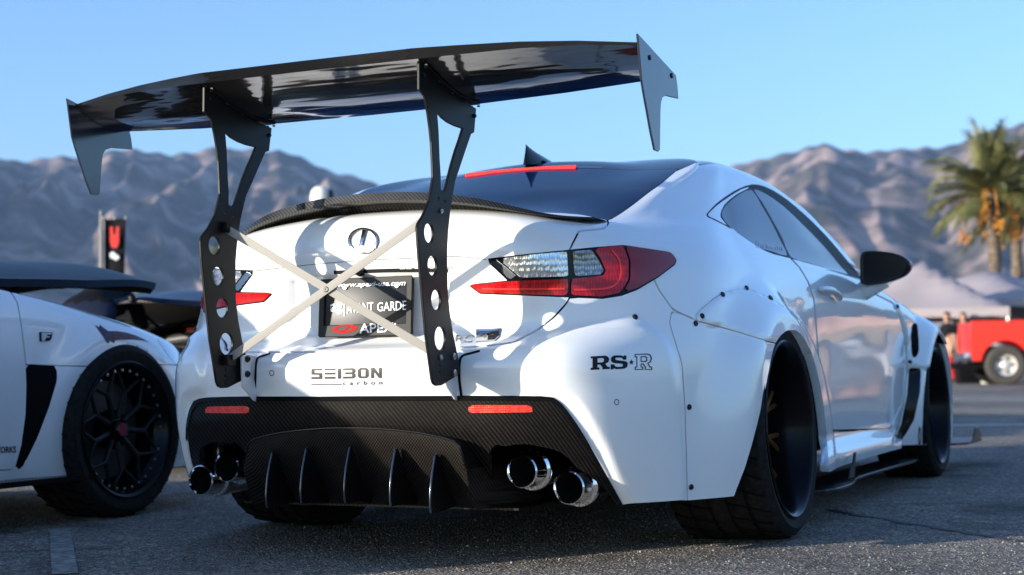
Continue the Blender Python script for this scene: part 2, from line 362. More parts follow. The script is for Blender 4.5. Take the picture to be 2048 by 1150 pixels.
# ---------------------------------------------------------------- the white coupe
car=empty('sports_coupe',(0,0,0),label='white widebody coupe with towering black rear wing and carbon diffuser, nearest car',cat='car')
RWC=(.98,.337); FWC=(3.71,.333)
BUMP_FLARE=smooth_loop([(1042,752),(1055,703),(1090,668),(1140,650),(1210,641),(1270,637),(1318,655),(1347,690),(1363,750),(1369,830),(1374,1030),(1262,1040),(1195,900),(1140,812),(1090,793),(1050,785)],3)
CAP=smooth_loop([(1392,640),(1416,607),(1450,585),(1495,578),(1545,600),(1600,640),(1640,720),(1664,840),(1672,990),(1640,1010),(1600,700),(1550,686),(1470,662)],3)
def coupe_fn(P):
    sh=P.shape; nrm=grid_normals(P)
    if nrm[2,20,1]>0: nrm=-nrm
    V=P.reshape(-1,3).copy(); n=nrm.reshape(-1,3); uv=pr(V)
    # number plate recess in the boot lid
    m=V[:,1]<.2
    f=sdf(V[:,[0,2]],[(-.5,.634),(.262,.634),(.272,.65),(.262,.822),(-.5,.822)])
    V[:,1]+=np.where(m,.016*sm(-f/.012),0)
    # rear over-fender: swells towards the wheel arch
    def flare(V,wc,A,wu,wr,wf,ymin,ymax):
        dy=V[:,1]-wc[0]; dz=V[:,2]-wc[1]; r=np.hypot(dy,dz); c=dy/np.maximum(r,1e-6); s=np.clip(dz/np.maximum(r,1e-6),0,1)
        w=np.where(c<0,wr,wf)*(1-s)+wu*s
        d=A*(1-sm((r-.355)/w)); V[:,0]+=np.where((V[:,0]>.6)&(V[:,1]>ymin)&(V[:,1]<ymax)&(V[:,2]<.9),d,0)
    flare(V,RWC,.060,.15,.30,.11,-1,2.2)
    flare(V,FWC,.070,.12,.11,.5,2.9,5)
    V[:,0]+=np.where((V[:,0]>.6)&(V[:,2]<.4),.055*sm((.285-V[:,2])/.09)*sm((3.3-V[:,1])/.25)*sm((V[:,1]-1.38)/.12),0)
    uv=pr(V)
    # bolt-on bumper corner stands proud of the bumper
    f=sdf(uv,BUMP_FLARE); m=(V[:,1]<.8)&(V[:,0]>.2)
    k=np.where(m,sm(-f/20),0)*.016
    V+=k[:,None]*np.array([.45,-.85,.25])
    f=sdf(uv,CAP); m=(V[:,1]>.0)&(V[:,1]<2.2)&(V[:,0]>.6)
    V[:,0]+=np.where(m,sm(-f/4)*.006,0)
    # side scoop in the door's front edge and its raised vent plate
    f=sdf(uv,SCOOP); m=(V[:,1]>2.2)&(V[:,1]<3.6)&(V[:,0]>.6)
    V[:,0]-=np.where(m,sm((-f+6)/22)*.035,0)
    f=sdf(uv,VENTPLATE); V[:,0]+=np.where(m|((V[:,1]>=3.6)&(V[:,1]<4.2)&(V[:,0]>.6)),sm(-f/3)*.012,0)
    return V.reshape(sh)
VENTPLATE=[(1787,607),(1812,603),(1832,600),(1855,612),(1880,632),(1900,650),(1930,650),(1930,690),(1866,690),(1864,737),(1817,733),(1813,690),(1802,640)]
SCOOP=[(1818,735),(1842,737),(1840,785),(1828,840),(1812,868),(1800,884),(1788,884),(1803,845),(1814,790)]
PB=body_surface(.0125)
BM=surf_mesh(PB,coupe_fn)
def bvh_of(M,both=True):
    V=M.V; F=M.F
    if both:
        k=len(V); V=np.concatenate([V,V*[-1,1,1]]); F=list(F)+[tuple(i+k for i in f[::-1]) for f in F]
    return BVHTree.FromPolygons([tuple(v) for v in V],F)
BT=bvh_of(BM)
def hit(px,py,bt=None,back=0):
    D=Vector(FW+CR*(px-1024)/FPX-CU*(py-575)/FPX).normalized(); p,n,i,d=(bt or BT).ray_cast(Vector(CAMC),D)
    if p is None: return Vector(at(px,py,d=6)),-D
    if n.dot(D)>0: n=-n
    return p,n
def pcut(M,poly,ymin=-9,ymax=9,xmin=-9,zmin=-9,zmax=9,grow=0,smooth=0,kind='px',xmax=9):
    V=M.V
    if smooth: poly=smooth_loop(poly,smooth)
    Q=pr(V) if kind=='px' else V[:,{'xy':[0,1],'xz':[0,2],'yz':[1,2]}[kind]]
    f=sdf(Q,poly)-grow
    m=(V[:,1]>ymin)&(V[:,1]<ymax)&(V[:,0]>xmin)&(V[:,2]>zmin)&(V[:,2]<zmax)&(V[:,0]<xmax)
    big=1000 if kind=='px' else 9
    return cut(M,np.where(m,f,big))
def gapcut(M,poly,gap=1.3,**k):
    i,_=pcut(M,poly,grow=-gap,**k); _,o=pcut(M,poly,grow=gap,**k); return i,o
rest=BM
# wheel arches
ARCH=smooth_loop([(1461,1012),(1490,935),(1514,850),(1533,765),(1546,700),(1561,671),(1581,659),(1602,668),(1624,707),(1641,772),(1652,850),(1659,965),(1660,1080),(1455,1080)],2)
_,rest=pcut(rest,ARCH,ymin=.1,ymax=2.2,xmin=.6)
_,rest=pcut(rest,circ(FWC,.352,40)+[],kind='yz',ymin=2.8,xmin=.6)
_,rest=pcut(rest,[(-9,-.1),(9,-.1),(9,.165),(-9,.165)],kind='xz',ymax=1.36)
_,rest=pcut(rest,[(-9,-.1),(9,-.1),(9,.135),(-9,.135)],kind='xz',ymin=1.3)
shell=rest
# tail lamp
LAMP=[(934,569),(959,588),(1136,595),(1205,598),(1243,592),(1275,580),(1317,555),(1351,529),(1355,517),(1340,503),(1295,496),(1248,489),(1187,494),(1140,499),(1060,507),(968,518),(1015,561),(985,564)]
lamp,rest=pcut(rest,LAMP,ymax=.9,xmin=.2)
# glass, roof
RG=[(-1,.47),(.0,.47),(.30,.455),(.50,.44),(.598,.405),(.606,.60),(.611,.85),(.600,1.05),(.45,1.085),(.2,1.10),(0,1.105),(-1,1.105)]
rglass,rest=gapcut(rest,RG,gap=.002,kind='xy',zmin=.9,ymax=1.4,xmin=-.1)
BL=[(-1,1.107),(.0,1.107),(.20,1.102),(.305,1.095),(.305,1.125),(.2,1.132),(0,1.137),(-1,1.137)]
blight,rest=pcut(rest,BL,kind='xy',zmin=.9)
RF=[(-1,1.0),(.601,1.0),(.618,1.09),(.622,1.2),(.612,1.5),(.603,1.8),(.600,2.05),(.60,2.22),(.45,2.26),(0,2.30),(-1,2.30)]
roof,rest=gapcut(rest,RF,gap=.0015,kind='xy',zmin=1.1)
WS=[(-1,2.31),(0,2.31),(.45,2.28),(.62,2.34),(.69,2.62),(.74,2.95),(.5,3.20),(0,3.30),(-1,3.3)]
ws,rest=gapcut(rest,WS,gap=.002,kind='xy',zmin=.86)
# side windows
DLO=smooth_loop([(1413,432),(1420,420),(1440,401),(1480,376),(1516,369),(1560,389),(1605,425),(1652,471),(1694,520),(1722,556),(1706,554),(1650,536),(1577,516),(1535,504),(1498,482),(1466,460),(1430,441)],3)
dlo,rest=pcut(rest,DLO,ymin=.4,ymax=3.4,xmin=.3)
GARN=smooth_loop([(1416,431),(1424,420),(1443,404),(1482,379),(1500,375),(1474,388),(1449,409),(1441,428),(1443,437),(1457,453),(1474,467),(1468,459),(1432,439)],2)
garn,dlo=pcut(dlo,GARN)
QG=smooth_loop([(1443,431),(1451,411),(1476,390),(1503,379),(1522,408),(1542,442),(1562,482),(1575,512),(1545,503),(1512,493),(1480,472),(1458,452)],2)
qg,dlo=pcut(dlo,QG,grow=-.5)
DG=smooth_loop([(1507,379),(1528,385),(1566,411),(1606,449),(1648,492),(1682,533),(1697,552),(1650,536),(1614,525),(1581,514),(1565,478),(1545,441),(1525,406)],2)
dg,dlo=pcut(dlo,DG,grow=-.5)
# boot lid, lower carbon, bumper, flares, door, wing
CARB=[(200,795),(505,794),(700,793),(930,792),(1085,793),(1108,798),(1128,815),(1160,862),(1200,932),(1250,1018),(1240,1100),(200,1100)]
carb,rest=gapcut(rest,CARB,gap=.8,ymax=.75)
TRK=[(300,709),(700,704),(907,696),(973,692),(1027,685),(1075,660),(1110,632),(1134,606),(1140,594),(1140,499),(1145,488),(1158,462),(1195,459),(1210,456),(1217,446),(1212,430),(1100,380),(700,360),(300,400)]
trunk,rest=gapcut(rest,TRK,gap=1.9,ymax=.62)
LOWF=[(1344,622),(1339,645),(1348,676),(1364,727),(1370,815),(1376,1030),(1490,1030),(1570,760),(1551,687),(1470,662),(1392,641),(1366,629)]
lowf,rest=gapcut(rest,LOWF,gap=1.0,ymin=-.2,ymax=1.5,xmin=.5)
BUMP=[(100,690),(1141,560),(1141,596),(1205,590),(1305,552),(1318,580),(1345,618),(1385,637),(1400,700),(1400,1100),(100,1100)]
bump,rest=gapcut(rest,BUMP,gap=1.5,ymax=.75)
cap,rest=gapcut(rest,CAP,gap=.6,ymin=0,ymax=2.3,xmin=.6)
scoop,rest=pcut(rest,SCOOP,ymin=2.3,ymax=4.3,xmin=.6)
GRILLE=smooth_loop([(1823,652),(1833,646),(1836,660),(1838,700),(1832,714),(1825,714),(1822,690)],2)
grille,rest=pcut(rest,GRILLE,ymin=2.3,ymax=3.55,xmin=.6)
vplate,rest=gapcut(rest,VENTPLATE,gap=.5,ymin=2.3,ymax=4.3,xmin=.6)
DOOR=[(1577,500),(1583,518),(1600,536),(1617,565),(1628,600),(1633,660),(1640,760),(1657,861),(1700,860),(1781,856),(1804,806),(1814,740),(1811,680),(1800,635),(1786,606),(1746,586),(1726,562),(1722,540),(1650,500)]
door,rest=gapcut(rest,DOOR,gap=1.6,ymin=1.2,ymax=3.6,xmin=.6)
SILL=[(1640,864),(1657,864),(1782,859),(1806,880),(1800,925),(1712,962),(1640,985)]
sill,rest=gapcut(rest,SILL,gap=.8,ymin=1.2,ymax=3.8,xmin=.6)
HOOD=[(-1,3.25),(0,3.30),(.5,3.22),(.74,2.98),(.80,3.2),(.76,3.7),(.70,4.2),(.55,4.36),(0,4.42),(-1,4.42)]
hood,rest=gapcut(rest,HOOD,gap=.002,kind='xy',zmin=.6,ymin=2.5)
FRONTF=[(2.6,.1),(3.05,.2),(2.9,.95),(5,.95),(5,.1)]
ffend,rest=pcut(rest,[(2.95,-1),(6,-1),(6,2),(2.4,2),(2.8,.86)],kind='yz')
# exhaust openings
VOID=smooth_loop([(978,905),(1009,893),(1045,888),(1080,893),(1123,905),(1155,936),(1193,962),(1235,1012),(1240,1080),(1100,1090),(1000,1080)],2)
void,carb=pcut(carb,VOID,ymax=.8)
REFL=[(936,811),(945,810),(1056,810),(1067,817),(1065,825),(940,826),(935,822)]
refl,carb=gapcut(carb,REFL,gap=.4,ymax=.6,xmin=.2)
HATCH=smooth_loop([(1006,846),(1062,846),(1070,858),(1078,876),(1070,880),(1010,880)],2)
hatch,carb=gapcut(carb,HATCH,gap=.5,ymax=.6,xmin=.2)
P=panel
P(trunk,'boot_lid',M_white,car,'join'); P(bump,'rear_bumper',M_white,car,'join',flange=.02); carb_o=P(carb,'lower_bumper',M_cf,car,'join',flange=.02)
P(rglass,'rear_window',M_rglass,car,'join'); P(roof,'roof',M_roof,car,'join'); P(ws,'windscreen',M_glass,car,'join'); P(hood,'bonnet',M_white,car,'join')
P(blight,'brake_light_housing',M_gloss,car,'join',lift=.001)
V=[];F=[]
for k,x in enumerate(np.linspace(-.212,.212,25)):
    z0=1.2395-.10*x*x; y0=1.105-.10*x*x
    V+=[(x,y0-.008,z0-.008),(x,y0-.002,z0+.006),(x,y0+.02,z0+.008),(x,y0+.02,z0-.008)]
F=[(4*k+i,4*k+(i+1)%4,4*k+4+(i+1)%4,4*k+4+i) for k in range(24) for i in range(4)]+[(0,1,2,3),(99,98,97,96)]
ob('brake_light_strip',V,F,M_refl,car,False)
for sd in (None,'left'):
    P(rest,'quarter_panel',M_white,car,sd); d_o=P(door,'door',M_white,car,sd); P(ffend,'front_fender',M_white,car,sd,flange=.03); P(cap,'over_fender_cap',M_white,car,sd,flange=.03); P(lowf,'over_fender',M_white,car,sd,flange=.03)
    wt=P(dlo,'window_trim',M_trim,car,sd); P(garn,'window_garnish',M_white,car,sd); P(qg,'quarter_window',M_glass,car,sd); P(dg,'door_window',M_glass,car,sd)
    P(vplate,'vent_plate',M_white,car,sd); P(scoop,'side_scoop',M_gloss,car,sd); P(grille,'vent_grille',M_dark,car,sd); P(sill,'sill',M_white,car,sd)
    P(refl,'reflector',M_refl,car,sd,lift=.001); P(hatch,'tow_hook_cover',M_cf,car,sd,lift=.001)
    # lamp: dark housing, then each lens
    lh=P(lamp,'tail_lamp',M_gloss,car,sd,lift=-.002)
    for nm,pl,mt,lf in (('lamp_bezel',[(973,520),(992,518),(1038,556),(1019,559)],M_chrome,.001),('clear_lens',[(995,517),(1060,509),(1134,502),(1137,553),(1041,556)],M_clear,.001),
                     ('brake_bar',[(937,569),(985,565),(1019,562),(1136,557),(1135,592),(960,586)],M_redrib,.004),
                     ('smoked_lens',[(1145,502),(1183,499),(1199,523),(1208,540),(1204,549),(1150,553)],M_smoke,.001),
                     ('red_lens',[(1187,497),(1246,492),(1257,522),(1256,560),(1240,586),(1205,594),(1141,591),(1142,557),(1206,551),(1211,541),(1203,523)],M_redrib,.004),
                     ('outer_lens',[(1249,492),(1295,499),(1339,506),(1352,518),(1348,528),(1315,553),(1273,577),(1244,587),(1259,560),(1260,522)],M_red,.005)):
        g,_=pcut(lamp,pl,grow=-.6); P(g,nm,mt,lh,sd,lift=lf,flange=.004)
# dark inner shell behind the gaps
_,shell=pcut(shell,VOID,ymax=.8,grow=14)
shell.V=shell.V-shell.N*.013; P(shell,'inner_shell',M_dark,car,'join',flange=0)
# ---------------------------------------------------------------- writing and badges laid on a surface
def text_mesh(t,bold=0,shear=0,space=1.0):
    cu=bpy.data.curves.new('writing','FONT'); cu.body=t; cu.offset=bold; cu.shear=shear; cu.space_character=space; cu.resolution_u=4
    o=bpy.data.objects.new('writing',cu); COL.objects.link(o); dg=bpy.context.evaluated_depsgraph_get(); dg.update()
    me=bpy.data.meshes.new_from_object(o.evaluated_get(dg)); V=np.array([v.co[:2] for v in me.vertices]); F=[tuple(p.vertices) for p in me.polygons]
    bpy.data.objects.remove(o); bpy.data.curves.remove(cu); bpy.data.meshes.remove(me)
    lo=V.min(0); hi=V.max(0); return (V-lo)/(hi-lo),F
def poly_mesh(loops_list):
    """each item: [outer, hole, ...] in 0..1 space"""
    from mathutils.geometry import tessellate_polygon
    V=[];F=[]
    for lps in loops_list:
        b=len(V); flat=[p for l in lps for p in l]
        for t in tessellate_polygon([[Vector((p[0],p[1],0)) for p in l] for l in lps]): F.append(tuple(b+i for i in t))
        V+=flat
    return np.array(V,float),F
def refine(VF,quad,lim=7.0):
    V=[tuple(v) for v in VF[0]]; T=[]
    for f in VF[1]: T+=[(f[0],f[i],f[i+1]) for i in range(1,len(f)-1)] if len(f)<5 else [tuple(f[i] for i in t) for t in __import__('mathutils').geometry.tessellate_polygon([[Vector((*V[i],0)) for i in f]])]
    q=np.array(quad,float); sx=np.linalg.norm(q[1]-q[0]); sy=np.linalg.norm(q[3]-q[0])
    for _ in range(4):
        mx=max((math.hypot((V[a][0]-V[b][0])*sx,(V[a][1]-V[b][1])*sy) for t in T for a,b in ((t[0],t[1]),(t[1],t[2]),(t[2],t[0]))),default=0)
        if mx<lim or len(T)>6000: break
        c={}; T2_=[]
        def md(a,b):
            k=(min(a,b),max(a,b))
            if k not in c: V.append(((V[a][0]+V[b][0])/2,(V[a][1]+V[b][1])/2)); c[k]=len(V)-1
            return c[k]
        for t in T:
            l=[math.hypot((V[t[i]][0]-V[t[(i+1)%3]][0])*sx,(V[t[i]][1]-V[t[(i+1)%3]][1])*sy) for i in range(3)]
            s_=[l[i]>=lim for i in range(3)]; n=sum(s_)
            if n==0: T2_.append(t); continue
            m=[md(t[i],t[(i+1)%3]) if s_[i] else None for i in range(3)]
            if n==3: T2_+=[(t[0],m[0],m[2]),(m[0],t[1],m[1]),(m[2],m[1],t[2]),(m[0],m[1],m[2])]
            elif n==1:
                i=s_.index(True); a,b,d=t[i],t[(i+1)%3],t[(i+2)%3]; T2_+=[(a,m[i],d),(m[i],b,d)]
            else:
                i=s_.index(False); a,b,d=t[i],t[(i+1)%3],t[(i+2)%3]; p,r=m[(i+1)%3],m[(i+2)%3]; T2_+=[(a,b,p),(a,p,r),(r,p,d)]
        T=T2_
    return V,T
def decal(name,VF,quad,m,parent,bt,lift=.0012,thick=0):
    """quad: pixel corners bottom-left, bottom-right, top-right, top-left; every point is dropped onto the surface"""
    V,F=refine(VF,quad); q=np.array(quad,float); out=[];nn=[]
    for u,v in V:
        p=(q[0]*(1-u)+q[1]*u)*(1-v)+(q[3]*(1-u)+q[2]*u)*v
        h,n=hit(p[0],p[1],bt); out.append(h+n*(lift+thick)); nn.append(n)
    F=list(F)
    if thick:
        k=len(out); out+= [p-n*thick for p,n in zip(out,nn)]
        cnt={}
        for f in F:
            for i in range(len(f)):
                a,b=f[i],f[(i+1)%len(f)]; e=(min(a,b),max(a,b)); cnt[e]=None if e in cnt else (a,b)
        F+=[(a,b,b+k,a+k) for e in cnt.values() if e for a,b in [e]]
    o=ob(name,out,F,m,parent,False)
    bm=bmesh.new(); bm.from_mesh(o.data)
    bmesh.ops.recalc_face_normals(bm,faces=bm.faces) if thick else None
    if not thick:
        bm.normal_update()
        for f in bm.faces:
            if f.normal.dot(Vector(CAMC)-f.calc_center_median())<0: f.normal_flip()
    bm.to_mesh(o.data); bm.free(); return o
def ribbon(name,px,wd,m,parent,bt,lift=.001,mirror=False):
    """thin strip along a pixel path lying on a surface"""
    P=[hit(*p,bt) for p in px]; V=[];F=[]
    for i,(p,n) in enumerate(P):
        t=(P[min(i+1,len(P)-1)][0]-P[max(i-1,0)][0]).normalized(); s=t.cross(n).normalized()*wd/2
        V+=[p+s+n*lift,p-s+n*lift]
    F=[(2*i,2*i+1,2*i+3,2*i+2) for i in range(len(P)-1)]
    return ob(name,V,F,m,parent,True)
def blob(name,px,r,m,parent,bt,h=.004,n=10,mir=False,hexa=False):
    """bolt head on a surface: a low dome"""
    D_=Vector(FW+CR*(px[0]-1024)/FPX-CU*(px[1]-575)/FPX).normalized()
    if bt.ray_cast(Vector(CAMC),D_)[0] is None: print("bolt misses",px); return None
    p,nn=hit(*px,bt)
    if mir: p=Vector((-p.x,p.y,p.z)); nn=Vector((-nn.x,nn.y,nn.z))
    M3=nn.to_track_quat('Z','Y').to_matrix(); mb=MB(); mb.lathe([(r,-.002),(r,h*.5),(r*.75,h),(r*.35,h),(r*.3,h*.5),(0,h*.5)],p,6 if hexa else n,M3)
    return mb.build(name,m,parent,auto=.6)
X3=Matrix(((0,0,1),(0,1,0),(-1,0,0)))   # lathe axis z -> +x
# ---------------------------------------------------------------- wheels
def wheel(name,c,R,W,side,rim_r,parent,camber=0,spokes=10,spoke_m=None,mesh_style=False,depth=.15):
    """side +1: outer face towards +x.  rim is the part, tyre, spokes and hub its sub-parts"""
    A=Matrix.Rotation(-camber*side,3,'Y')@(X3 if side>0 else Matrix(((0,0,-1),(0,1,0),(1,0,0))))
    h=W/2
    rim=MB(); rr=rim_r
    rim.lathe([(rr-.035,-h),(rr-.004,-h),(rr,-h+.01),(rr-.03,-h+.03),(rr-.035,h-.06),(rr-.014,h-.014),(rr-.002,h-.006),(rr,h+.002),(rr-.006,h+.006),(rr-.016,h+.001),(rr-.022,h-.012),(rr-.030,h-.03),(rr-.045,h-depth*.75),(rr-.052,h-depth*1.2),(rr-.06,-h)],c,56,A)
    ro=rim.build(name,M_rim,parent,auto=.9)
    ty=MB(); g=.007
    prof=[(rr-.02,h-.006),(rr+.004,h-.002),(rr+.018,h+.004),(R-.030,h+.006),(R-.016,h-.002),(R-.006,h-.012),(R-.001,h-.03)]
    for gx in (.55,.18,-.18,-.55): prof+=[(R,h*gx+.007),(R-g,h*gx+.005),(R-g,h*gx-.005),(R,h*gx-.007)]
    prof+=[(R-.001,-h+.03),(R-.012,-h+.008),(R-.03,-h),(rr-.02,-h+.006)]
    ty.lathe(prof,c,72,A)
    # slanted tread grooves
    t=ty.build('tyre',M_tyre,ro,auto=.5)
    gm=MB(); 
    for k in range(34):
        a=2*math.pi*k/34
        for s in (1,-1):
            pts=[]
            for u in (.15,.4,.65,.9):
                q=a+s*.16*(u**1.5)+(0 if s>0 else .09); r=R+.0008 if u<.85 else R-.003
                pts.append(A@Vector((r*math.cos(q),r*math.sin(q),s*h*u))+Vector(c))
            gm.tube(pts,.0038,4,False)
    gm.build('tread_groove',M_dark,ro)['kind']='stuff'
    zd=h-depth
    hub=MB(); hub.lathe([(0,zd+.03),(.028,zd+.03),(.034,zd+.022),(.036,zd),(.075,zd-.005),(.08,zd-.03),(.0,zd-.03)],c,24,A); hb=hub.build('hub',M_rim,ro,auto=.5)
    if mesh_style: MB().lathe([(0,zd+.034),(.024,zd+.034),(.028,zd+.028),(.028,zd+.01)],c,20,A).build('hub_cap',M_redhub,ro,auto=.5)
    disc=MB(); disc.lathe([(.07,zd-.055),(.19,zd-.055),(.19,zd-.085),(.07,zd-.085)],c,40,A,True); disc.build('brake_disc',M_steel_dark,ro,auto=.5)
    sm_=spoke_m or M_bronze; proto=None
    for k in range(spokes):
        a=2*math.pi*k/spokes+.1
        mb=MB()
        def pt(r,q,z): return A@Vector((r*math.cos(q),r*math.sin(q),z))+Vector(c)
        rb=rr-.03
        if mesh_style:
            for s in (1,-1):
                mb.tube([pt(.05,a,zd),pt(.15,a+s*.02,zd+.014),pt(rb-.01,a+s*.30,zd+.02)],[.012,.009,.006],6)
        else:
            dq=.11
            mb.tube([pt(.055,a,zd-.01),pt(.12,a,zd+.006),pt(rb-.10,a+dq*.25,zd+.012),pt(rb,a+dq,zd+.018)],[.013,.011,.009,.009],6)
            mb.tube([pt(.12,a,zd+.005),pt(rb-.10,a-dq*.25,zd+.012),pt(rb,a-dq,zd+.018)],[.010,.009,.009],6)
        mb.build('spoke',sm_,ro,auto=.6)
    if mesh_style:
        for k in range(32):
            a=2*math.pi*k/32; mb=MB().lathe([(.006,0),(.006,.006),(0,.007)],pt(rb-.006,a,zd+.03),6,A); mb.build('rim_bolt',M_steel,ro)
    return ro
M_steel_dark=mat('brake_disc_steel',(.10,.095,.09),.45,.8); M_redhub=mat('red_hub_cap',(.22,.012,.03),.3,.4)
for sd in (1,-1):
    wheel('wheel',(sd*(.970-.165),.98,.337),.337,.33,sd,.279,car,math.radians(2.6),depth=.125)
    wheel('wheel',(sd*(.965-.13),3.71,.333),.333,.26,sd,.276,car,math.radians(2.0),depth=.10)
    # arch liner
    for wc,x0 in ((RWC,.50),(FWC,.52)):
        mb=MB(); n=20; r=.40
        V=[]
        for k in range(n+1):
            a=math.pi*(-.12+1.24*k/n)
            for x in (.89,x0): V.append((sd*x,wc[0]+r*math.cos(a),wc[1]+r*math.sin(a)))
        F=[(2*k,2*k+1,2*k+3,2*k+2) for k in range(n)]; F.append(tuple(2*k+1 for k in range(n+1)))
        ob('arch_liner',V,F,M_dark,car,False)
mb=MB().box((0,1.9,.30),(1.2,3.0,.26)).box((0,3.9,.32),(1.1,1.0,.3)); mb.F=mb.F[:6]; mb.V=mb.V[:8]; mb.build('underbody',M_dark,car)
MB().box((0,.42,.36),(1.24,.16,.36)).build('dark_backing',M_dark,car)  # dark underbody box added behind the exhaust openings so they read black
# ---------------------------------------------------------------- diffuser
out=[(0,.3885),(.07,.388),(.15,.383),(.22,.376),(.28,.366),(.325,.354),(.345,.338),(.356,.30),(.362,.24),(.362,.185),(.35,.165)]
out=[(-x,z) for x,z in out[:0:-1]]+out
def difY(z): return -.058+.16*max(0,(.388-z)/.22)**1.4
V=[];F=[]; nz_=14
top=np.array(out); zs=np.linspace(0,1,nz_)
xs=np.linspace(-.36,.36,41); V=[];F=[]
ztop=lambda x: np.interp(abs(x),[0,.07,.15,.22,.28,.325,.345,.352,.36],[.3885,.388,.383,.376,.366,.354,.338,.315,.28])
for x in xs:
    zt=ztop(x)
    for t in zs:
        z=zt*(1-t)+.165*t; V.append((x,-.058+.13*((zt-z)/.22)**1.5 - .0,z))
n=nz_
for i in range(len(xs)-1):
    for j in range(n-1): F.append((i*n+j,i*n+j+1,(i+1)*n+j+1,(i+1)*n+j))
dfo=ob('diffuser',V,F,M_cf2,car,True)
md=MB(); 
edge=[Vector((x,-.060,float(ztop(x)))) for x in xs]
md.tube(edge,.0032,6); md.build('diffuser_edge',M_gloss,dfo,smooth=True)
V=[];F=[]
for i,x in enumerate(xs):
    zt=float(ztop(x)); V+=[(x,-.058,zt),(x,.10,min(zt,.375))]
F=[(2*i,2*i+1,2*i+3,2*i+2) for i in range(len(xs)-1)]
for sd in (0,len(xs)-1):
    b=len(V); col=[(xs[sd]*.999,-.058+.13*((ztop(xs[sd])-z)/.22)**1.5,z) for z in np.linspace(float(ztop(xs[sd])),.165,8)]
    V+=col+[(xs[sd]*1.16,.30,z) for z in np.linspace(float(ztop(xs[sd])),.165,8)]
    F+=[(b+i,b+i+1,b+9+i,b+8+i) for i in range(7)]
ob('diffuser_side',V,F,M_cf,dfo,False)
MB().box((0,.30,.162),(.9,.45,.006)).build('diffuser_floor',M_cf,dfo)
for x in (-.257,-.142,0,.145,.268):
    zt=float(ztop(x))-.052
    cur=[(-.056,zt+.004),(-.064,zt),(-.072,zt-.02),(-.086,zt-.06),(-.094,zt-.10),(-.095,zt-.135),(-.090,zt-.153),(-.02,zt-.155),(.05,.17),(.06,.19),(.0,.25),(-.03,.30)]
    plate(cur,[],lambda a,b,h,x=x:(x-.003+h,a,b),.006,'strake',M_cf,dfo,.0012)
    MB().tube([(x,a,b) for a,b in smooth_loop(cur[1:7],3,False)],.0034,6).build('strake_edge',M_endp,dfo,smooth=True)
# ---------------------------------------------------------------- exhaust tips
for sd in (1,-1):
    for cx_,cy_,cz_ in ((.482,.035,.269),(.603,.072,.2245)):
        T=Matrix(((1,0,0),(0,0,1),(0,-1,0)))  # lathe z -> -y
        T=Matrix(((1,0,0),(0,0,-1),(0,1,0)))
        mb=MB(); mb.lathe([(.0385,-.02),(.0388,.003),(.042,.008),(.0455,.004),(.0455,-.050),(.048,-.056),(.056,-.060),(.0575,-.064),(.0565,-.080),(.052,-.12),(.048,-.22)],(sd*cx_,cy_,cz_),44,T)
        eo=mb.build('exhaust_tip',M_chrome,car,auto=.5)
        MB().lathe([(.0385,-.004),(.038,-.10),(0,-.11)],(sd*cx_,cy_,cz_),32,T).build('exhaust_bore',M_dark,eo,smooth=True)
# ---------------------------------------------------------------- boot spoiler, lamp strip, fin
st=[(0,.045,1.056,.062),(.10,.047,1.053,.062),(.20,.052,1.045,.060),(.30,.064,1.031,.055),(.37,.080,1.016,.048),(.44,.108,.997,.036),(.50,.145,.980,.022),(.55,.195,.972,.012),(.60,.28,.972,.004)]
def spl(x): return [float(np.interp(x,[s[0] for s in st],[s[k] for s in st])) for k in (1,2,3)]
xs=np.linspace(0,.60,31); V=[];F=[];np_=9
sxs=[(s[0],)+tuple(s[1:]) for s in st]
P_=smooth_loop([s for s in st],4,False)
rowsS=[tuple(r*np.array([-1,1,1,1])) for r in P_[:0:-1]]+[tuple(r) for r in P_]
for x,y,z,h in rowsS:
    f=h/.062
    pts=[(y+.055,z-h),(y+.045+.05*f,z-h*.72),(y+.03+.05*f,z-h*.46),(y+.002,z-h*.41),(y-.004*f,z-h*.36),(y,z-h*.03),(y+.005,z),(y+.06,z-.006*f),(y+.22,z-.030*f-.004)]
    V+=[(x,a,b) for a,b in pts]
m_=len(rowsS)
for i in range(m_-1):
    for j in range(np_-1): F.append((i*np_+j,(i+1)*np_+j,(i+1)*np_+j+1,i*np_+j+1))
o=ob('boot_spoiler',V,F,M_cfs,car,True)
bm=bmesh.new(); bm.from_mesh(o.data); bmesh.ops.recalc_face_normals(bm,faces=bm.faces)
for e in bm.edges:
    if len(e.link_faces)==2 and e.calc_face_angle(0)>.55: e.smooth=False
bm.to_mesh(o.data); bm.free()
# shark fin
V=[];F=[]; prof=[(1.135,1.262,.034),(1.15,1.330,.003),(1.17,1.333,.004),(1.21,1.328,.006),(1.27,1.312,.007),(1.33,1.297,.006),(1.37,1.288,.004)]
secs=[(0,.036),(.18,.030),(.6,.014),(.92,.006),(1,.002)]
yb=lambda t:(1.135+.018*t,1.37-.16*t**1.6)
for t,wd in secs:
    y0,y1=yb(t)
    for k in range(16):
        a=2*math.pi*k/16; yy=(y0+y1)/2-(y1-y0)/2*math.cos(a); zz=1.260+.013*(yy-1.13)/.1*(1-t)+.076*t*(1-.25*((yy-y0)/(y1-y0+1e-6))*t)
        V.append((wd*math.sin(a)*(.5+.5*math.sin(a*.5)) if True else 0,yy,zz))
for i in range(len(secs)-1):
    for k in range(16): F.append((i*16+k,i*16+(k+1)%16,(i+1)*16+(k+1)%16,(i+1)*16+k))
F.append(tuple((len(secs)-1)*16+k for k in range(16)))
ob('shark_fin_antenna',V,F,M_gloss,car,True)
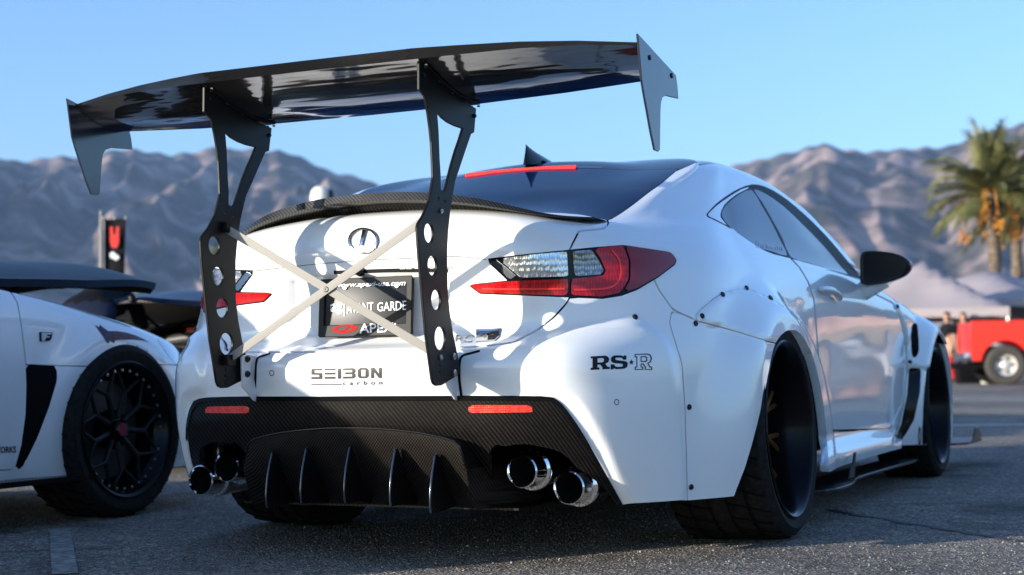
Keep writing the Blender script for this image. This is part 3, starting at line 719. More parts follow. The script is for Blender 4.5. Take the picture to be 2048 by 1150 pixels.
# ---------------------------------------------------------------- the big wing
xs=np.linspace(-.905,.905,61); V=[];F=[]
def wsec(x):
    a=abs(x); u=np.interp(a,[0,.30,.45,.60,.75,.91],[0,.02,.16,.45,.78,1]); u=float(u)
    X_=[0,.34,.45,.60,.75,.91]
    ty=float(np.interp(a,X_,[-.275,-.272,-.243,-.20,-.169,-.137])); tz=float(np.interp(a,X_,[1.379,1.379,1.381,1.383,1.376,1.361])); lip=float(np.interp(a,X_,[.026,.026,.022,.016,.010,.006])); lz=float(np.interp(a,X_,[1.274,1.276,1.279,1.283,1.290,1.298]))
    TE=np.array([ty,tz-lip]); LE=np.array([.088,lz+.013])
    ch=LE-TE; n=np.array([-ch[1],ch[0]]); n/=np.linalg.norm(n);  # n points up
    if n[1]<0:n=-n
    lo=[];hi=[]
    bel=.021-.006*u
    for t in np.linspace(0,1,14):
        b=-bel*(math.sin(math.pi*t**1.15)); th=.0035+.018*math.sqrt(t)*(1-t)**.6*1.3
        lo.append(TE+ch*t+n*b); hi.append(TE+ch*t+n*(b+th))
    gur=[TE+np.array([-.014*lip/.026,lip]),TE+np.array([-.016*lip/.026,lip*.97])]
    return lo+hi[::-1]+gur
K=None
for x in xs:
    s=wsec(x); K=len(s); V+=[(x,p[0],p[1]) for p in s]
for i in range(len(xs)-1):
    for k in range(K): F.append((i*K+k,i*K+(k+1)%K,(i+1)*K+(k+1)%K,(i+1)*K+k))
F.append(tuple(range(K))); F.append(tuple((len(xs)-1)*K+k for k in range(K))[::-1])
M_wing=mat('lacquered_wing',(.010,.0095,.009),.10,0,1.0,spec=.55,coat_r=.03)
nzw=N(M_wing,'ShaderNodeTexNoise',Scale=7,Detail=1); bw=N(M_wing,'ShaderNodeBump',Strength=.10,Distance=.02); L(M_wing,nzw.outputs[0],bw.inputs['Height']); L(M_wing,bw.outputs[0],BS(M_wing).inputs['Normal']); L(M_wing,bw.outputs[0],BS(M_wing).inputs['Coat Normal'])
wing=ob('rear_wing',V,F,M_wing,car,True)
bm=bmesh.new(); bm.from_mesh(wing.data); bmesh.ops.recalc_face_normals(bm,faces=bm.faces)
for e in bm.edges:
    if len(e.link_faces)==2 and e.calc_face_angle(0)>.6: e.smooth=False
bm.to_mesh(wing.data); bm.free()
def yz(l,x): return [tuple(at(*p,x=x)[1:]) for p in l]
UP=yz([(874,772),(884,771),(920,748),(922,741),(916,712),(907,668),(900,624),(896,580),(895,538),(895,500),(897,462),(902,413),(911,362),(917,345),(932,300),(943,268),(949,265),(951,240),(953,217),(935,206),(915,192),(895,174),(872,148),(852,127),(839,127),(839,178),(851,194),(857,226),(861,255),(864,284),(866,325),(867,355),(864,373),(859,401),(847,430),(837,446),(835,455),(837,490),(840,526),(846,595),(852,663),(859,715),(865,759),(868,768)],.344)
HOLE=yz([(875,224),(885,236),(897,245),(911,252),(926,257),(920,277),(912,300),(904,327),(897,355),(891,379),(887,383),(882,378),(882,350),(880,320),(878,265)],.344)
holes=[HOLE]+[circ(c,r,24) for c,r in (((-.223,.903),.0255),((-.206,.8185),.026),((-.187,.7295),.027),((-.168,.629),.031))]+[circ(tuple(at(*p,x=.344)[1:]),.0042,8) for p in ((877,397),(890,403),(879,731),(879,747),(879,763))]
for sd in (1,-1):
    up=plate(UP,holes,lambda a,b,h,sd=sd:(sd*.340-.004+h,a,b),.008,'upright',M_plate,wing,.0015)
    # top flange under the blade
    ptsf=[]
    for k in range(9):
        t=.08+.86*k/8; s=wsec(.34); lo=np.array(s[:14]); p=np.array([np.interp(t*13,range(14),lo[:,0]),np.interp(t*13,range(14),lo[:,1])]); ptsf.append(p)
    V=[];F=[]
    for p in ptsf:
        for dx in (-.016,.016):
            for dz in (-.001,-.006): V.append((sd*.34+dx,p[0],p[1]+dz))
    for k in range(8):
        b=4*k; F+=[(b,b+2,b+6,b+4),(b+1,b+5,b+7,b+3),(b,b+4,b+5,b+1),(b+2,b+3,b+7,b+6)]
    F+=[(0,1,3,2),(32,34,35,33)]
    ob('wing_flange',V,F,M_plate,wing,False)
    for k in range(5):
        p=ptsf[[0,2,4,6,8][k]]
        for dx in (-.011,.011): MB().lathe([(.0045,-.008),(.0045,-.0115),(.002,-.0125),(0,-.0125)],(sd*.34+dx,p[0],p[1]-.0),8).build('bolt',M_bolt,wing)
    for p,r,mm in (((881,422),.007,M_steel),((880,715),.0075,M_steel),((907,713),.0095,M_steel),((908,746),.0095,M_steel),((847,150),.005,M_bolt),((948,232),.006,M_bolt)):
        q=at(*p,x=.344); MB().lathe([(r,0),(r,.004),(r*.7,.0065),(r*.4,.0065),(r*.35,.004),(0,.004)],(sd*.34+.004,q[1],q[2]),8,X3).build('bolt',mm,wing,auto=.5)
    ep=yz([(1277,67),(1353,150),(1356,172),(1358,197),(1345,194),(1333,191),(1326,195),(1323,206),(1322,225),(1321,300),(1318,303),(1311,300),(1303,262),(1297,228),(1290,190),(1285,160)],.915)
    e=plate(ep,[],lambda a,b,h,sd=sd:(sd*(.908+h),a,b),.006,'end_plate',M_endp,wing,.001)
    for p in ((1300,115),(1344,151)):
        q=at(*p,x=.915); MB().lathe([(.007,0),(.007,.003),(.003,.004),(0,.004)],(sd*.914,q[1],q[2]),8,X3 if sd>0 else Matrix(((0,0,-1),(0,1,0),(1,0,0)))).build('bolt',M_bolt,wing)
# cross brace
def bar(a,b,wd,th):
    a=Vector(a);b=Vector(b); t=(b-a); l=t.length; t.normalize(); s=t.cross(Vector((0,1,0))).normalized(); nrm=s.cross(t)
    M3=Matrix((t,s,nrm)).transposed(); return MB().box((a+b)/2,(l,wd,th),M3)
bar((-.335,-.178,.957),(.335,-.160,.583),.023,.003).build('brace_bar',M_alu,wing,bevel=.0006)
bar((-.335,-.167,.583),(.335,-.185,.957),.023,.003).build('brace_bar',M_alu,wing,bevel=.0006)
MB().lathe([(.010,0),(.010,.004),(.006,.0075),(.003,.0075),(.003,.004),(0,.004)],(0,-.172,.770),16,Matrix(((1,0,0),(0,0,-1),(0,1,0)))).build('bolt',M_bolt,wing,auto=.5)
for sx,z in ((-1,.957),(1,.583),(-1,.583),(1,.957)): MB().box((sx*.326,-.172,z),(.022,.034,.03)).build('brace_lug',M_plate,wing,bevel=.002)
# brackets through the bumper
BRK=yz([(480,716),(484,711),(494,709),(506,711),(512,716),(511,760),(509,803),(505,801),(486,778),(482,770)],-.328)
for sd in (1,-1):
    b=plate(BRK,[],lambda a,b,h,sd=sd:(sd*.325-.003+h,a,b),.006,'bracket',M_white,wing,.001)
    V=[]
    sx=-.309 if sd<0 else .349
    MB().box((sx,-.052,.530),(.009,.034,.122)).box((sx+.024,-.025,.5985),(.056,.05,.007)).build('bracket_slot',M_trim,car,bevel=.002) if False else None
    for p in ((492,718),(492,748)):
        q=at(*p,x=-.325); MB().lathe([(.010,0),(.010,.004),(.007,.008),(.004,.008),(.003,.004),(0,.004)],(sd*.325+.003,q[1],q[2]),8,X3).build('bolt',M_bolt,wing,auto=.5)
# ---------------------------------------------------------------- number plate
pl=MB().box((0,0,0),(.300,.012,.158)).build('number_plate',M_platef,car,bevel=.003)
Rt=Matrix.Rotation(math.radians(-4),4,'X'); PLM=Matrix.Translation((.004,.030,.7275))@Rt; pl.matrix_local=PLM
fr=plate([(-.153,-.079),(-.148,-.084),(.148,-.084),(.153,-.079),(.153,.079),(.148,.084),(-.148,.084),(-.153,.079)],[[(-.134,-.05),(.134,-.05),(.134,.060),(-.134,.060)]],lambda a,b,h:(a,-.005-h,b),.007,'plate_frame',M_frame,pl,.002)
bt_pl=BVHTree.FromPolygons([tuple(PLM@Vector(v)) for v in ((-.16,-.0065,-.09),(.16,-.0065,-.09),(.16,-.0065,.09),(-.16,-.0065,.09))],[(0,1,2,3)])
bt_fr=BVHTree.FromPolygons([tuple(PLM@Vector(v)) for v in ((-.16,-.0122,-.09),(.16,-.0122,-.09),(.16,-.0122,.09),(-.16,-.0122,.09))],[(0,1,2,3)])
def keep(o,par):
    o.parent=par; o.matrix_parent_inverse=PLM.inverted(); return o
D=decal
keep(D('lettering',text_mesh('www.apexi-usa.com',.012,.25),[(676,577),(811,574),(811,561),(676,566)],M_whiteink,None,bt_fr,.0006),pl)
keep(D('lettering',text_mesh('AVANT',.004),[(694,627),(747,623),(747,604),(694,608)],M_whiteink,None,bt_pl,.0006,.0008),pl)
keep(D('lettering',text_mesh('GARDE',.004),[(755,623),(813,620),(813,601),(755,605)],M_whiteink,None,bt_pl,.0006,.0008),pl)
keep(D('lettering',text_mesh('ag',.02),[(661,631),(686,627),(686,606),(661,608)],M_whiteink,None,bt_pl,.0006,.0008),pl)
keep(D('lettering',poly_mesh([[[(0,0),(1,0),(1,1),(0,1)]]]),[(688,632),(690,632),(690,603),(688,603)],M_whiteink,None,bt_pl,.0006,.0008),pl)
keep(D('lettering',text_mesh('APEXi',.01),[(719,667),(792,663),(792,645),(719,648)],M_whiteink,None,bt_fr,.0006),pl)
ring=[[ (.5+.5*math.cos(a),.5+.5*math.sin(a)) for a in np.linspace(0,2*math.pi,28)[:-1]],[(.47+.30*math.cos(a),.56+.27*math.sin(a)) for a in np.linspace(0,2*math.pi,20)[:-1]]]
slash=[[(.36,.12),(.46,.12),(.72,.84),(.62,.86)]]
keep(D('plate_emblem',poly_mesh([ring,slash]),[(665,668),(715,664),(715,647),(665,651)],M_redink,None,bt_fr,.0008),pl)
for px in ((691,575),(795,571)):
    p,n=hit(*px,bt_pl); keep(MB().lathe([(.007,0),(.007,.004),(0,.005)],p,8,n.to_track_quat('Z','Y').to_matrix()).build('plate_screw',M_steel,None,auto=.5),pl)
# ---------------------------------------------------------------- badges on the paint
BT2=bvh_of(Mesh(BM.V,BM.N,BM.F),False)
el=lambda cx,cy,rx,ry,n=36:[(cx+rx*math.cos(a),cy+ry*math.sin(a)) for a in np.linspace(0,2*math.pi,n,endpoint=False)]
mark=poly_mesh([[el(.5,.5,.5,.5),el(.5,.5,.455,.445)],[[(.49,.95),(.61,.95),(.47,.30),(.93,.30),(.95,.20),(.34,.18),(.31,.24),(.37,.26)]]])
D('boot_emblem',mark,[(698,507),(757,507),(757,458),(698,458)],M_badge,car,BT,.001,.004)
Lp=[(.49,.95),(.61,.95),(.47,.30),(.93,.30),(.95,.20),(.34,.18),(.31,.24),(.37,.26)]
OUTL=[(698,507),(757,507),(757,458),(698,458)]
def outline_mesh(loops,wd):
    V=[];F=[]
    for l in loops:
        n=len(l); P_=[Vector((p[0],p[1])) for p in l]; b=len(V)
        for i in range(n):
            a=(P_[i]-P_[i-1]).normalized(); c=(P_[(i+1)%n]-P_[i]).normalized(); m=Vector((-(a.y+c.y),a.x+c.x)); m=m.normalized() if m.length>1e-6 else Vector((-a.y,a.x))
            V+=[(P_[i].x-m.x*wd,P_[i].y-m.y*wd),(P_[i].x+m.x*wd,P_[i].y+m.y*wd)]
        F+=[(b+2*i,b+2*i+1,b+2*((i+1)%n)+1,b+2*((i+1)%n)) for i in range(n)]
    return np.array(V),F
D('emblem_edge',outline_mesh([Lp,el(.5,.5,.5,.5),el(.5,.5,.445,.435)],.010),OUTL,M_greyink,car,BT,.0056)
D('lettering',text_mesh('RC',.0,.2),[(909,684),(948,684),(948,671),(909,671)],M_badge,car,BT,.0008,.002)
fb=D('wing_badge',poly_mesh([[[(0,0),(.85,0),(1,.35),(1,1),(0,1)]]]),[(953,685),(997,682),(1003,657),(953,659)],M_badge,car,BT,.0008,.003)
D('badge_mark',poly_mesh([[[(.30,.06),(.50,.06),(.52,.42),(.80,.42),(.74,.54),(.54,.55),(.60,.72),(.95,.78),(.97,.38),(.83,.06)]]]),[(953,685),(997,682),(1003,657),(953,659)],M_ink,fb,BT,.0045)
# SEIBON carbon
def blk(s): # block letters as polygons, 1 wide each with gap
    G={'S':[[[(0,.0),(1,.0),(1,.55),(.28,.60),(.28,.80),(1,.80),(1,1),(0,1),(0,.42),(.72,.38),(.72,.2),(0,.2)]]],
       'E':[[[(0,0),(1,0),(1,.2),(0,.2)]],[[(0,.40),(1,.40),(1,.6),(0,.6)]],[[(0,.8),(1,.8),(1,1),(0,1)]]],
       'I':[[[(0,0),(.30,0),(.30,1),(0,1)]]],
       'B':[[[(-.15,0),(.8,0),(1,.15),(1,.42),(.88,.5),(1,.58),(1,.86),(.82,1),(-.15,1),(-.15,.8),(.70,.8),(.70,.6),(.05,.6),(.05,.4),(.70,.4),(.70,.2),(-.15,.2)]]],
       'O':[[[(.2,0),(.8,0),(1,.2),(1,.8),(.8,1),(.2,1),(0,.8),(0,.2)],[(.3,.2),(.3,.8),(.7,.8),(.7,.2)]]],
       'N':[[[(0,0),(.28,0),(.28,.62),(.72,0),(1,0),(1,1),(.72,1),(.72,.40),(.30,1),(0,1)]]]}
    out=[];x=0
    for ch in s:
        if ch=='I': w_=.1
        for lps in G[ch]: out.append([[(x+p[0],p[1]) for p in l] for l in lps])
        x+=(.62 if ch=='I' else 1.22)
    mx=max(p[0] for a in out for l in a for p in l)
    return poly_mesh([[[(p[0]/mx,p[1]) for p in l] for l in a] for a in out])
D('lettering',blk('SEIBON'),[(623,758),(764,756),(764,735),(623,737)],M_greyink,car,BT)
D('lettering',text_mesh('carbon',.018,0,1.9),[(686,770),(765,769),(765,761),(686,762)],M_greyink,car,BT)
D('lettering',poly_mesh([[[(0,0),(1,0),(1,1),(0,1)]]]),[(623,770),(684,770),(684,768),(623,768)],M_greyink,car,BT)
# RS*R in slab letters
Rg=[[(0,0),(.46,0),(.46,.16),(.36,.16),(.36,.36),(.50,.36),(.62,.16),(.62,0),(1,0),(1,.16),(.90,.16),(.76,.40),(.92,.50),(.97,.66),(.97,.76),(.92,.90),(.78,1),(0,1),(0,.84),(.10,.84),(.10,.16),(0,.16)],[(.36,.52),(.36,.84),(.62,.84),(.70,.78),(.70,.58),(.62,.52)]]
Sg=[[(0,0),(.14,0),(.20,.08),(.32,.0),(.80,0),(.95,.10),(1,.24),(1,.42),(.92,.54),(.78,.59),(.34,.66),(.28,.72),(.28,.80),(.34,.84),(.62,.84),(.70,.78),(.74,.68),(.92,.68),(.92,1),(.80,1),(.74,.93),(.62,1),(.22,1),(.06,.90),(.02,.76),(.02,.62),(.10,.50),(.24,.44),(.66,.38),(.72,.32),(.72,.22),(.66,.16),(.38,.16),(.26,.22),(.20,.36),(0,.36)]]
star=[[(.5+(.5 if k%2==0 else .2)*math.sin(math.pi*k/5),.5+(.5 if k%2==0 else .2)*math.cos(math.pi*k/5)) for k in range(10)]]
def inset(l,c,k): return [(c[0]+(p[0]-c[0])*k,c[1]+(p[1]-c[1])*k) for p in l]
D('lettering',poly_mesh([Rg]),[(1181,740),(1219,738),(1219,711),(1181,713)],M_ink,car,BT); D('lettering',poly_mesh([Sg]),[(1221,739),(1255,737),(1255,711),(1221,711)],M_ink,car,BT)
D('lettering',poly_mesh([star]),[(1257,731),(1268,730),(1268,718),(1257,719)],M_ink,car,BT)
def outline_mesh(loops,wd):
    V=[];F=[]
    for l in loops:
        n=len(l); P_=[Vector((p[0],p[1])) for p in l]; b=len(V)
        for i in range(n):
            a=(P_[i]-P_[i-1]).normalized(); c=(P_[(i+1)%n]-P_[i]).normalized(); m=Vector((-(a.y+c.y),a.x+c.x)); m=m.normalized() if m.length>1e-6 else Vector((-a.y,a.x))
            V+=[(P_[i].x-m.x*wd,P_[i].y-m.y*wd),(P_[i].x+m.x*wd,P_[i].y+m.y*wd)]
        F+=[(b+2*i,b+2*i+1,b+2*((i+1)%n)+1,b+2*((i+1)%n)) for i in range(n)]
    return np.array(V),F
D('lettering',outline_mesh(Rg,.035),[(1270,739),(1303,739),(1303,708),(1270,709)],M_ink,car,BT)
for pth,wd_,mm in (([(924,798),(919,760),(919,728),(924,713),(941,707),(960,702)],.008,M_trim),([(509,797),(511,760),(513,724),(518,715),(530,711),(541,707)],.008,M_trim),
                  ([(973,519),(940,515),(905,513),(830,516),(740,520),(645,527),(560,536),(500,543)],.0018,M_greyink),
                  ([(668,545),(720,543),(780,541),(840,540),(896,540)],.011,M_trim),([(800,536),(850,535),(906,535)],.007,M_steel)):
    ribbon('panel_joint',smooth_loop(pth,4,False),wd_,mm,car,BT,.0012)
for pth in ([(375,880),(377,845),(386,815),(404,801),(440,798),(505,797),(700,797),(930,796),(1085,797),(1108,802),(1127,819),(1160,867),(1200,937),(1240,1008)],):
    ribbon('bumper_lip',smooth_loop(pth,5,False),.013,M_gloss,car,BT,.004)
for pth,wd_,lf in (([(1222,502),(1236,520),(1240,545),(1234,565),(1215,577),(1180,580),(1146,580)],.006,.0062),([(966,577),(1000,578),(1060,578),(1128,578)],.005,.0062)):
    lo_=ribbon('led_strip',smooth_loop(pth,4,False),wd_,mat('led_red',(.95,.03,.02),.25,0,.3),car,BT,lf)
blob('rear_camera',(722,543),.014,M_gloss,car,BT,.016,14)
# sensors, bolts
ringm=poly_mesh([[el(.5,.5,.5,.5,20),el(.5,.5,.38,.38,20)]])
for c in ((1233,804),(544,746)): D('parking_sensor',ringm,[(c[0]-5,c[1]+6),(c[0]+5,c[1]+6),(c[0]+5,c[1]-6),(c[0]-5,c[1]-6)],M_greyink,car,BT)
for c in ((1270,634),(1378,814),(1382,974),(1391,647),(1404,632),(1445,589),(1493,576)):
    for mi in (False,True): blob('flare_bolt',c,.0085,M_bolt,car,BT,.005,8,mi)
for c in ((1541,596),(1795,613),(1815,613),(1838,616),(1820,724)):
    for mi in (False,True): blob('flare_bolt',c,.010,M_bolt,car,BT,.005,8,mi)
ten=text_mesh('010',-.01,0,.9); 
V_,F_=text_mesh('010',.03); D('lettering',(V_,F_),[(1836,893),(1854,892),(1854,850),(1836,853)],M_ink,car,BT)
D('lettering',text_mesh('@carbonrcf19',0),[(1511,494),(1566,505),(1566,494),(1512,480)],mat('grey_print',(.60,.66,.72),.5),car,BT,.002)
# ---------------------------------------------------------------- mirrors, handle, skirts, splitter
for sd in (1,-1):
    V=[];F=[]; secs=[]
    base=smooth_loop([(.868,.868),(.862,.93),(.865,.985),(.885,1.003),(.95,1.000),(1.02,.983),(1.060,.955),(1.062,.925),(1.03,.893),(.95,.868)],3)
    cen=base.mean(0); K=len(base)
    for y,k in ((2.555,.86),(2.55,.97),(2.556,1.0),(2.62,.98),(2.68,.84),(2.72,.60),(2.74,.25)):
        V+=[(sd*(cen[0]+(p[0]-cen[0])*k),y,cen[1]+(p[1]-cen[1])*k+.0) for p in base]
    for i in range(6):
        for k in range(K): F.append((i*K+k,i*K+(k+1)%K,(i+1)*K+(k+1)%K,(i+1)*K+k))
    F.append(tuple(6*K+k for k in range(K)))
    mo=ob('door_mirror',V,F,M_gloss,car,True)
    ob('mirror_glass',[(sd*(cen[0]+(p[0]-cen[0])*.87),2.558,cen[1]+(p[1]-cen[1])*.87) for p in base],[tuple(range(K))],mat('mirror_glass',(.004,.004,.005),.25,spec=.15),mo,False)
    MB().tube([(sd*.845,2.62,.838),(sd*.885,2.615,.852),(sd*.925,2.61,.868),(sd*.955,2.605,.880)],[.034,.028,.024,.022],12,ry=1.3).build('mirror_arm',M_white,mo,smooth=True)
    # door handle
    hp=[hit(*p,BT2)[0] for p in ((1634,578),(1648,581),(1662,589),(1673,600))]
    if sd<0: hp=[Vector((-p.x,p.y,p.z)) for p in hp]
    hp=[p+Vector((sd*(.012 if i in(0,3) else .026),0,0)) for i,p in enumerate(hp)]
    MB().tube([tuple(p) for p in smooth_loop([tuple(p) for p in hp],4,False)],[.008,.012,.015,.016,.017,.017,.017,.017,.016,.016,.015,.012,.008],10,ry=.8).build('door_handle',M_chromew if 'M_chromew' in globals() else M_white,car,smooth=True)
    # skirt blade with upright fin, front splitter end
    sk=smooth_loop([(.80,1.36),(.93,1.38),(.985,1.52),(.985,1.75),(.955,1.95),(.935,2.1),(.935,2.6),(.945,3.0),(.93,3.34),(.80,3.36)],2)
    plate([tuple(p) for p in sk],[],lambda a,b,h,sd=sd:(sd*a,b,.108+h-.008*(b-1.4)/2),.010,'skirt_blade',M_cf,car,.002)
    plate([(1.86,.125),(1.95,.125),(1.97,.165),(1.99,.215),(1.965,.213),(1.935,.17),(1.88,.145)],[],lambda a,b,h,sd=sd:(sd*(.945+h),a,b),.006,'skirt_fin',M_cf,car,.001)
    plate([(.5,4.1),(.97,4.15),(1.02,4.25),(1.03,4.62),(.9,4.75),(.5,4.85)],[],lambda a,b,h,sd=sd:(sd*a,b,.125+h),.012,'splitter_blade',M_redlip,car,.002)
    plate([(4.28,.13),(4.62,.13),(4.60,.17),(4.52,.205),(4.44,.20),(4.36,.155)],[],lambda a,b,h,sd=sd:(sd*(1.02+h),a,b),.008,'splitter_fin',M_cf,car,.001)
# ---------------------------------------------------------------- neighbours, nose to the same line, bonnets up
M_blue=mat('midnight_paint',(.005,.010,.030),.4,0,.15,spec=.25)
M_darkspoke=mat('satin_black_spoke',(.006,.006,.007),.5,spec=.25)
M_hoodcf=mat('satin_carbon',(.004,.006,.011),.38,0,0,spec=.18)
M_lampglass=mat('headlamp_glass',(.30,.33,.37),.08,.6,1)
M_engine=mat('engine_grey',(.06,.06,.06),.5,.5); M_bayred=mat('engine_red',(.4,.02,.02),.4)
def plain_fn(P):
    sh=P.shape; V=P.reshape(-1,3).copy()
    for wc,A,wu,wr,wf,y0,y1 in ((RWC,.035,.16,.2,.2,-1,2.2),(FWC,.040,.13,.18,.3,2.7,5)):
        dy=V[:,1]-wc[0]; dz=V[:,2]-wc[1]; r=np.hypot(dy,dz); c=dy/np.maximum(r,1e-6); s=np.clip(dz/np.maximum(r,1e-6),0,1)
        w_=np.where(c<0,wr,wf)*(1-s)+wu*s; d=A*(1-sm((r-.35)/w_)); V[:,0]+=np.where((V[:,0]>.6)&(V[:,1]>y0)&(V[:,1]<y1)&(V[:,2]<.9),d,0)
    # waisted sill below the fender vent
    d=.030*sm((.30-V[:,2])/.10)*sm((3.25-V[:,1])/.3)*sm((V[:,1]-1.4)/.2); V[:,0]+=np.where(V[:,0]>.6,d,0)
    return V.reshape(sh)
PB2=body_surface(.022); BM2=surf_mesh(PB2,plain_fn)
def parked_car(name,T,paint,hood_m,ang,label,group,px_detail=False,under_m=None,crown=.05):
    T=np.array(T,float); root=empty(name,tuple(T),label=label,cat='car',group=group)
    rest=Mesh(BM2.V+T,BM2.N,BM2.F)
    def lc(M,poly,kind='yz',**k):      # cut in the car's own space
        M0=Mesh(M.V-T,M.N,M.F); a,b=pcut(M0,poly,kind=kind,**k); a.V=a.V+T if len(a.V) else a.V; b.V=b.V+T if len(b.V) else b.V; return a,b
    _,rest=lc(rest,circ(RWC,.350,36),ymin=-1,ymax=2.2,xmin=.6)
    _,rest=lc(rest,circ((3.71,.325),.330 if px_detail else .35,36),ymin=2.8,xmin=.6)
    _,rest=lc(rest,[(-9,-.1),(9,-.1),(9,.165),(-9,.165)],'xz')
    hood,rest=lc(rest,[(-1,3.18),(0,3.22),(.45,3.14),(.735,2.94),(.79,3.2),(.765,3.7),(.70,4.2),(.55,4.36),(0,4.42),(-1,4.42)],'xy',zmin=.6,ymin=2.5)
    ws,rest=lc(rest,[(-1,2.31),(0,2.31),(.45,2.28),(.62,2.34),(.69,2.62),(.735,2.92),(.45,3.12),(0,3.2),(-1,3.2)],'xy',zmin=.8)
    rg,rest=lc(rest,RG,'xy',zmin=.9,ymax=1.4)
    DL=[(.86,1.0),(1.1,1.13),(1.55,1.19),(1.9,1.2),(2.2,1.175),(2.5,1.09),(2.83,.915),(2.4,.915),(1.9,.925),(1.4,.935),(1.0,.96)]
    sw,rest=lc(rest,DL,'yz',ymin=.4,ymax=3.4,xmin=.3,zmin=.8)
    parts=[]
    if px_detail:
        vent,rest=pcut(rest,[(51,729),(80,730),(111,731),(115,748),(113,765),(98,815),(75,875),(48,930),(40,940),(30,939),(45,890),(53,820),(54,770)],xmin=T[0]+.6,ymin=T[1]+2.3)
        head,rest=pcut(rest,[(312,675),(325,680),(342,692),(355,707),(360,725),(358,733),(345,722),(330,703)],xmin=T[0]+.3,ymin=T[1]+3.6)
        door,rest=gapcut(rest,[(-400,560),(0,568),(22,584),(35,605),(44,660),(52,729),(54,770),(52,830),(44,890),(30,940),(-400,948)],gap=1.3,xmin=T[0]+.6,ymin=T[1]+1.0,ymax=T[1]+3.6)
        nose,rest=gapcut(rest,[(300,733),(322,729),(356,730),(420,720),(420,1100),(300,1100)],gap=1.2,xmin=T[0]+.0,ymin=T[1]+3.3)
        wing_,rest=gapcut(rest,[(52,729),(111,731),(190,733),(320,733),(320,1100),(40,1100),(-10,1000),(25,940),(50,880)],gap=1.0,xmin=T[0]+.6,ymin=T[1]+2.0)
        parts=[(vent,'fender_vent',M_dark,0),(head,'headlamp',M_lampglass,.001),(door,'door',paint,0),(nose,'front_bumper',paint,0),(wing_,'lower_fender',paint,0)]
    else:
        head,rest=lc(rest,[(3.95,.60),(4.2,.60),(4.45,.57),(4.45,.64),(4.2,.69),(3.95,.70)],'yz',ymin=3.5,xmin=.45)
        door,rest=lc(rest,[(1.70,.9),(1.85,.3),(3.0,.28),(3.05,.6),(2.9,.9)],'yz',ymin=1.2,ymax=3.3,xmin=.6)
        parts=[(head,'headlamp',M_lampglass,.001),(door,'door',paint,-.001)]
    inv=lambda M:Mesh(M.V-T,M.N,M.F)
    for M,nm,mt,lf in parts:
        for sd in (None,'left'): panel(inv(M),nm,mt,root,sd,lift=lf)
    panel(inv(rest),'body',paint,root,'join'); panel(inv(ws),'windscreen',M_glass,root,'join',flange=0); panel(inv(rg),'rear_window',M_glass,root,'join',flange=0)
    for sd in (None,'left'): panel(inv(sw),'side_window',M_glass,root,sd,flange=0)
    h=panel(inv(hood),'bonnet',hood_m,root,'join',flange=.03)
    under=panel(inv(hood),'bonnet_lining',under_m or M_dark,h,'join',flange=0,lift=-.028)
    for o_ in (h,under):
        for v in o_.data.vertices:
            x_,y_=v.co.x,v.co.y; v.co.z+=crown*(1-(min(abs(x_),.76)/.76)**3)*float(sm((y_-2.95)/.3)*sm((4.45-y_)/.45))
    hx=Vector((0,3.0,.90)); Rr=Matrix.Translation(hx)@Matrix.Rotation(math.radians(ang),4,'X')@Matrix.Translation(-hx)
    h.matrix_local=Rr
    for sd in (1,-1):
        MB().tube([(sd*.66,3.35,.84),(sd*.62,3.62,.84+math.tan(math.radians(ang))*.62)],[.012,.009],8).build('bonnet_strut',M_trim,root,smooth=True)
    e=MB().box((0,3.72,.64),(1.1,.75,.10)).box((0,3.6,.72),(.5,.45,.10)).box((.45,3.45,.72),(.2,.3,.10)).box((-.42,3.5,.72),(.22,.3,.12)).tube([(-.3,3.85,.73),(0,3.9,.76),(.35,3.85,.73)],.035)
    e.build('engine',M_engine,root,bevel=.01)
    MB().tube([(-.25,3.55,.80),(.05,3.5,.83),(.25,3.6,.80)],.03).build('intake_pipe',M_bayred,root,smooth=True)
    MB().box((0,1.75,.30),(1.45,3.3,.24)).box((0,3.95,.32),(1.1,.8,.4)).build('underbody',M_dark,root)
    for sd in (1,-1):
        if px_detail or True:
            wheel('wheel',(sd*(.962-.13),3.71,.333),.333,.26,sd,.264,root,math.radians(1.0),9,M_darkspoke,True,.06)
            wheel('wheel',(sd*(.945-.14),.98,.333),.333,.28,sd,.272,root,math.radians(1.0),9,M_darkspoke,True,.06)
    if px_detail:
        MB().box((.72,2.9,.17),(.5,1.2,.02)).build('skirt_blade',M_cf,root)
    return root,BVHTree.FromPolygons([tuple(v) for v in (BM2.V+T)],BM2.F)
p=at(262,1034,z=0); T2=(p[0]-.972,p[1]-3.71,0)
c2,bt2=parked_car('parked_car',T2,M_white,M_hoodcf,10.5,'white coupe on the left with its carbon bonnet raised and black mesh wheels','cars parked in a row with bonnets open',True,None,.06)
Ti=Matrix.Translation(Vector(T2)).inverted()
def lk(o,par,T=Ti): o.parent=par; o.data.transform(T); return o
fb2=lk(D('wing_badge',poly_mesh([[[(0,0),(.88,0),(1,.3),(1,1),(0,1)]]]),[(79,683),(100,682),(104,665),(78,664)],M_ink,None,bt2,.001,.004),c2)
lk(D('badge_mark',poly_mesh([[[(.10,.05),(.40,.05),(.46,.40),(.80,.42),(.78,.56),(.50,.56),(.56,.74),(.95,.78),(.97,.9),(.1,.92)]]]),[(79,683),(100,682),(104,665),(78,664)],M_badge,None,bt2,.0065),c2)
STK=[((x-188)/112,(687-y)/38) for x,y in ((188.7,649.4),(197.8,655),(199,649.4),(204.4,654),(216,662.4),(233,662.4),(251,665),(271,671),(285,677.4),(298,684.6),(285,681.3),(264,679.4),(238,680),(229,681.3),(228.5,686.5),(224,684.6),(218.7,680.7),(218,686.5),(213.5,686),(204.4,671),(195,658))]
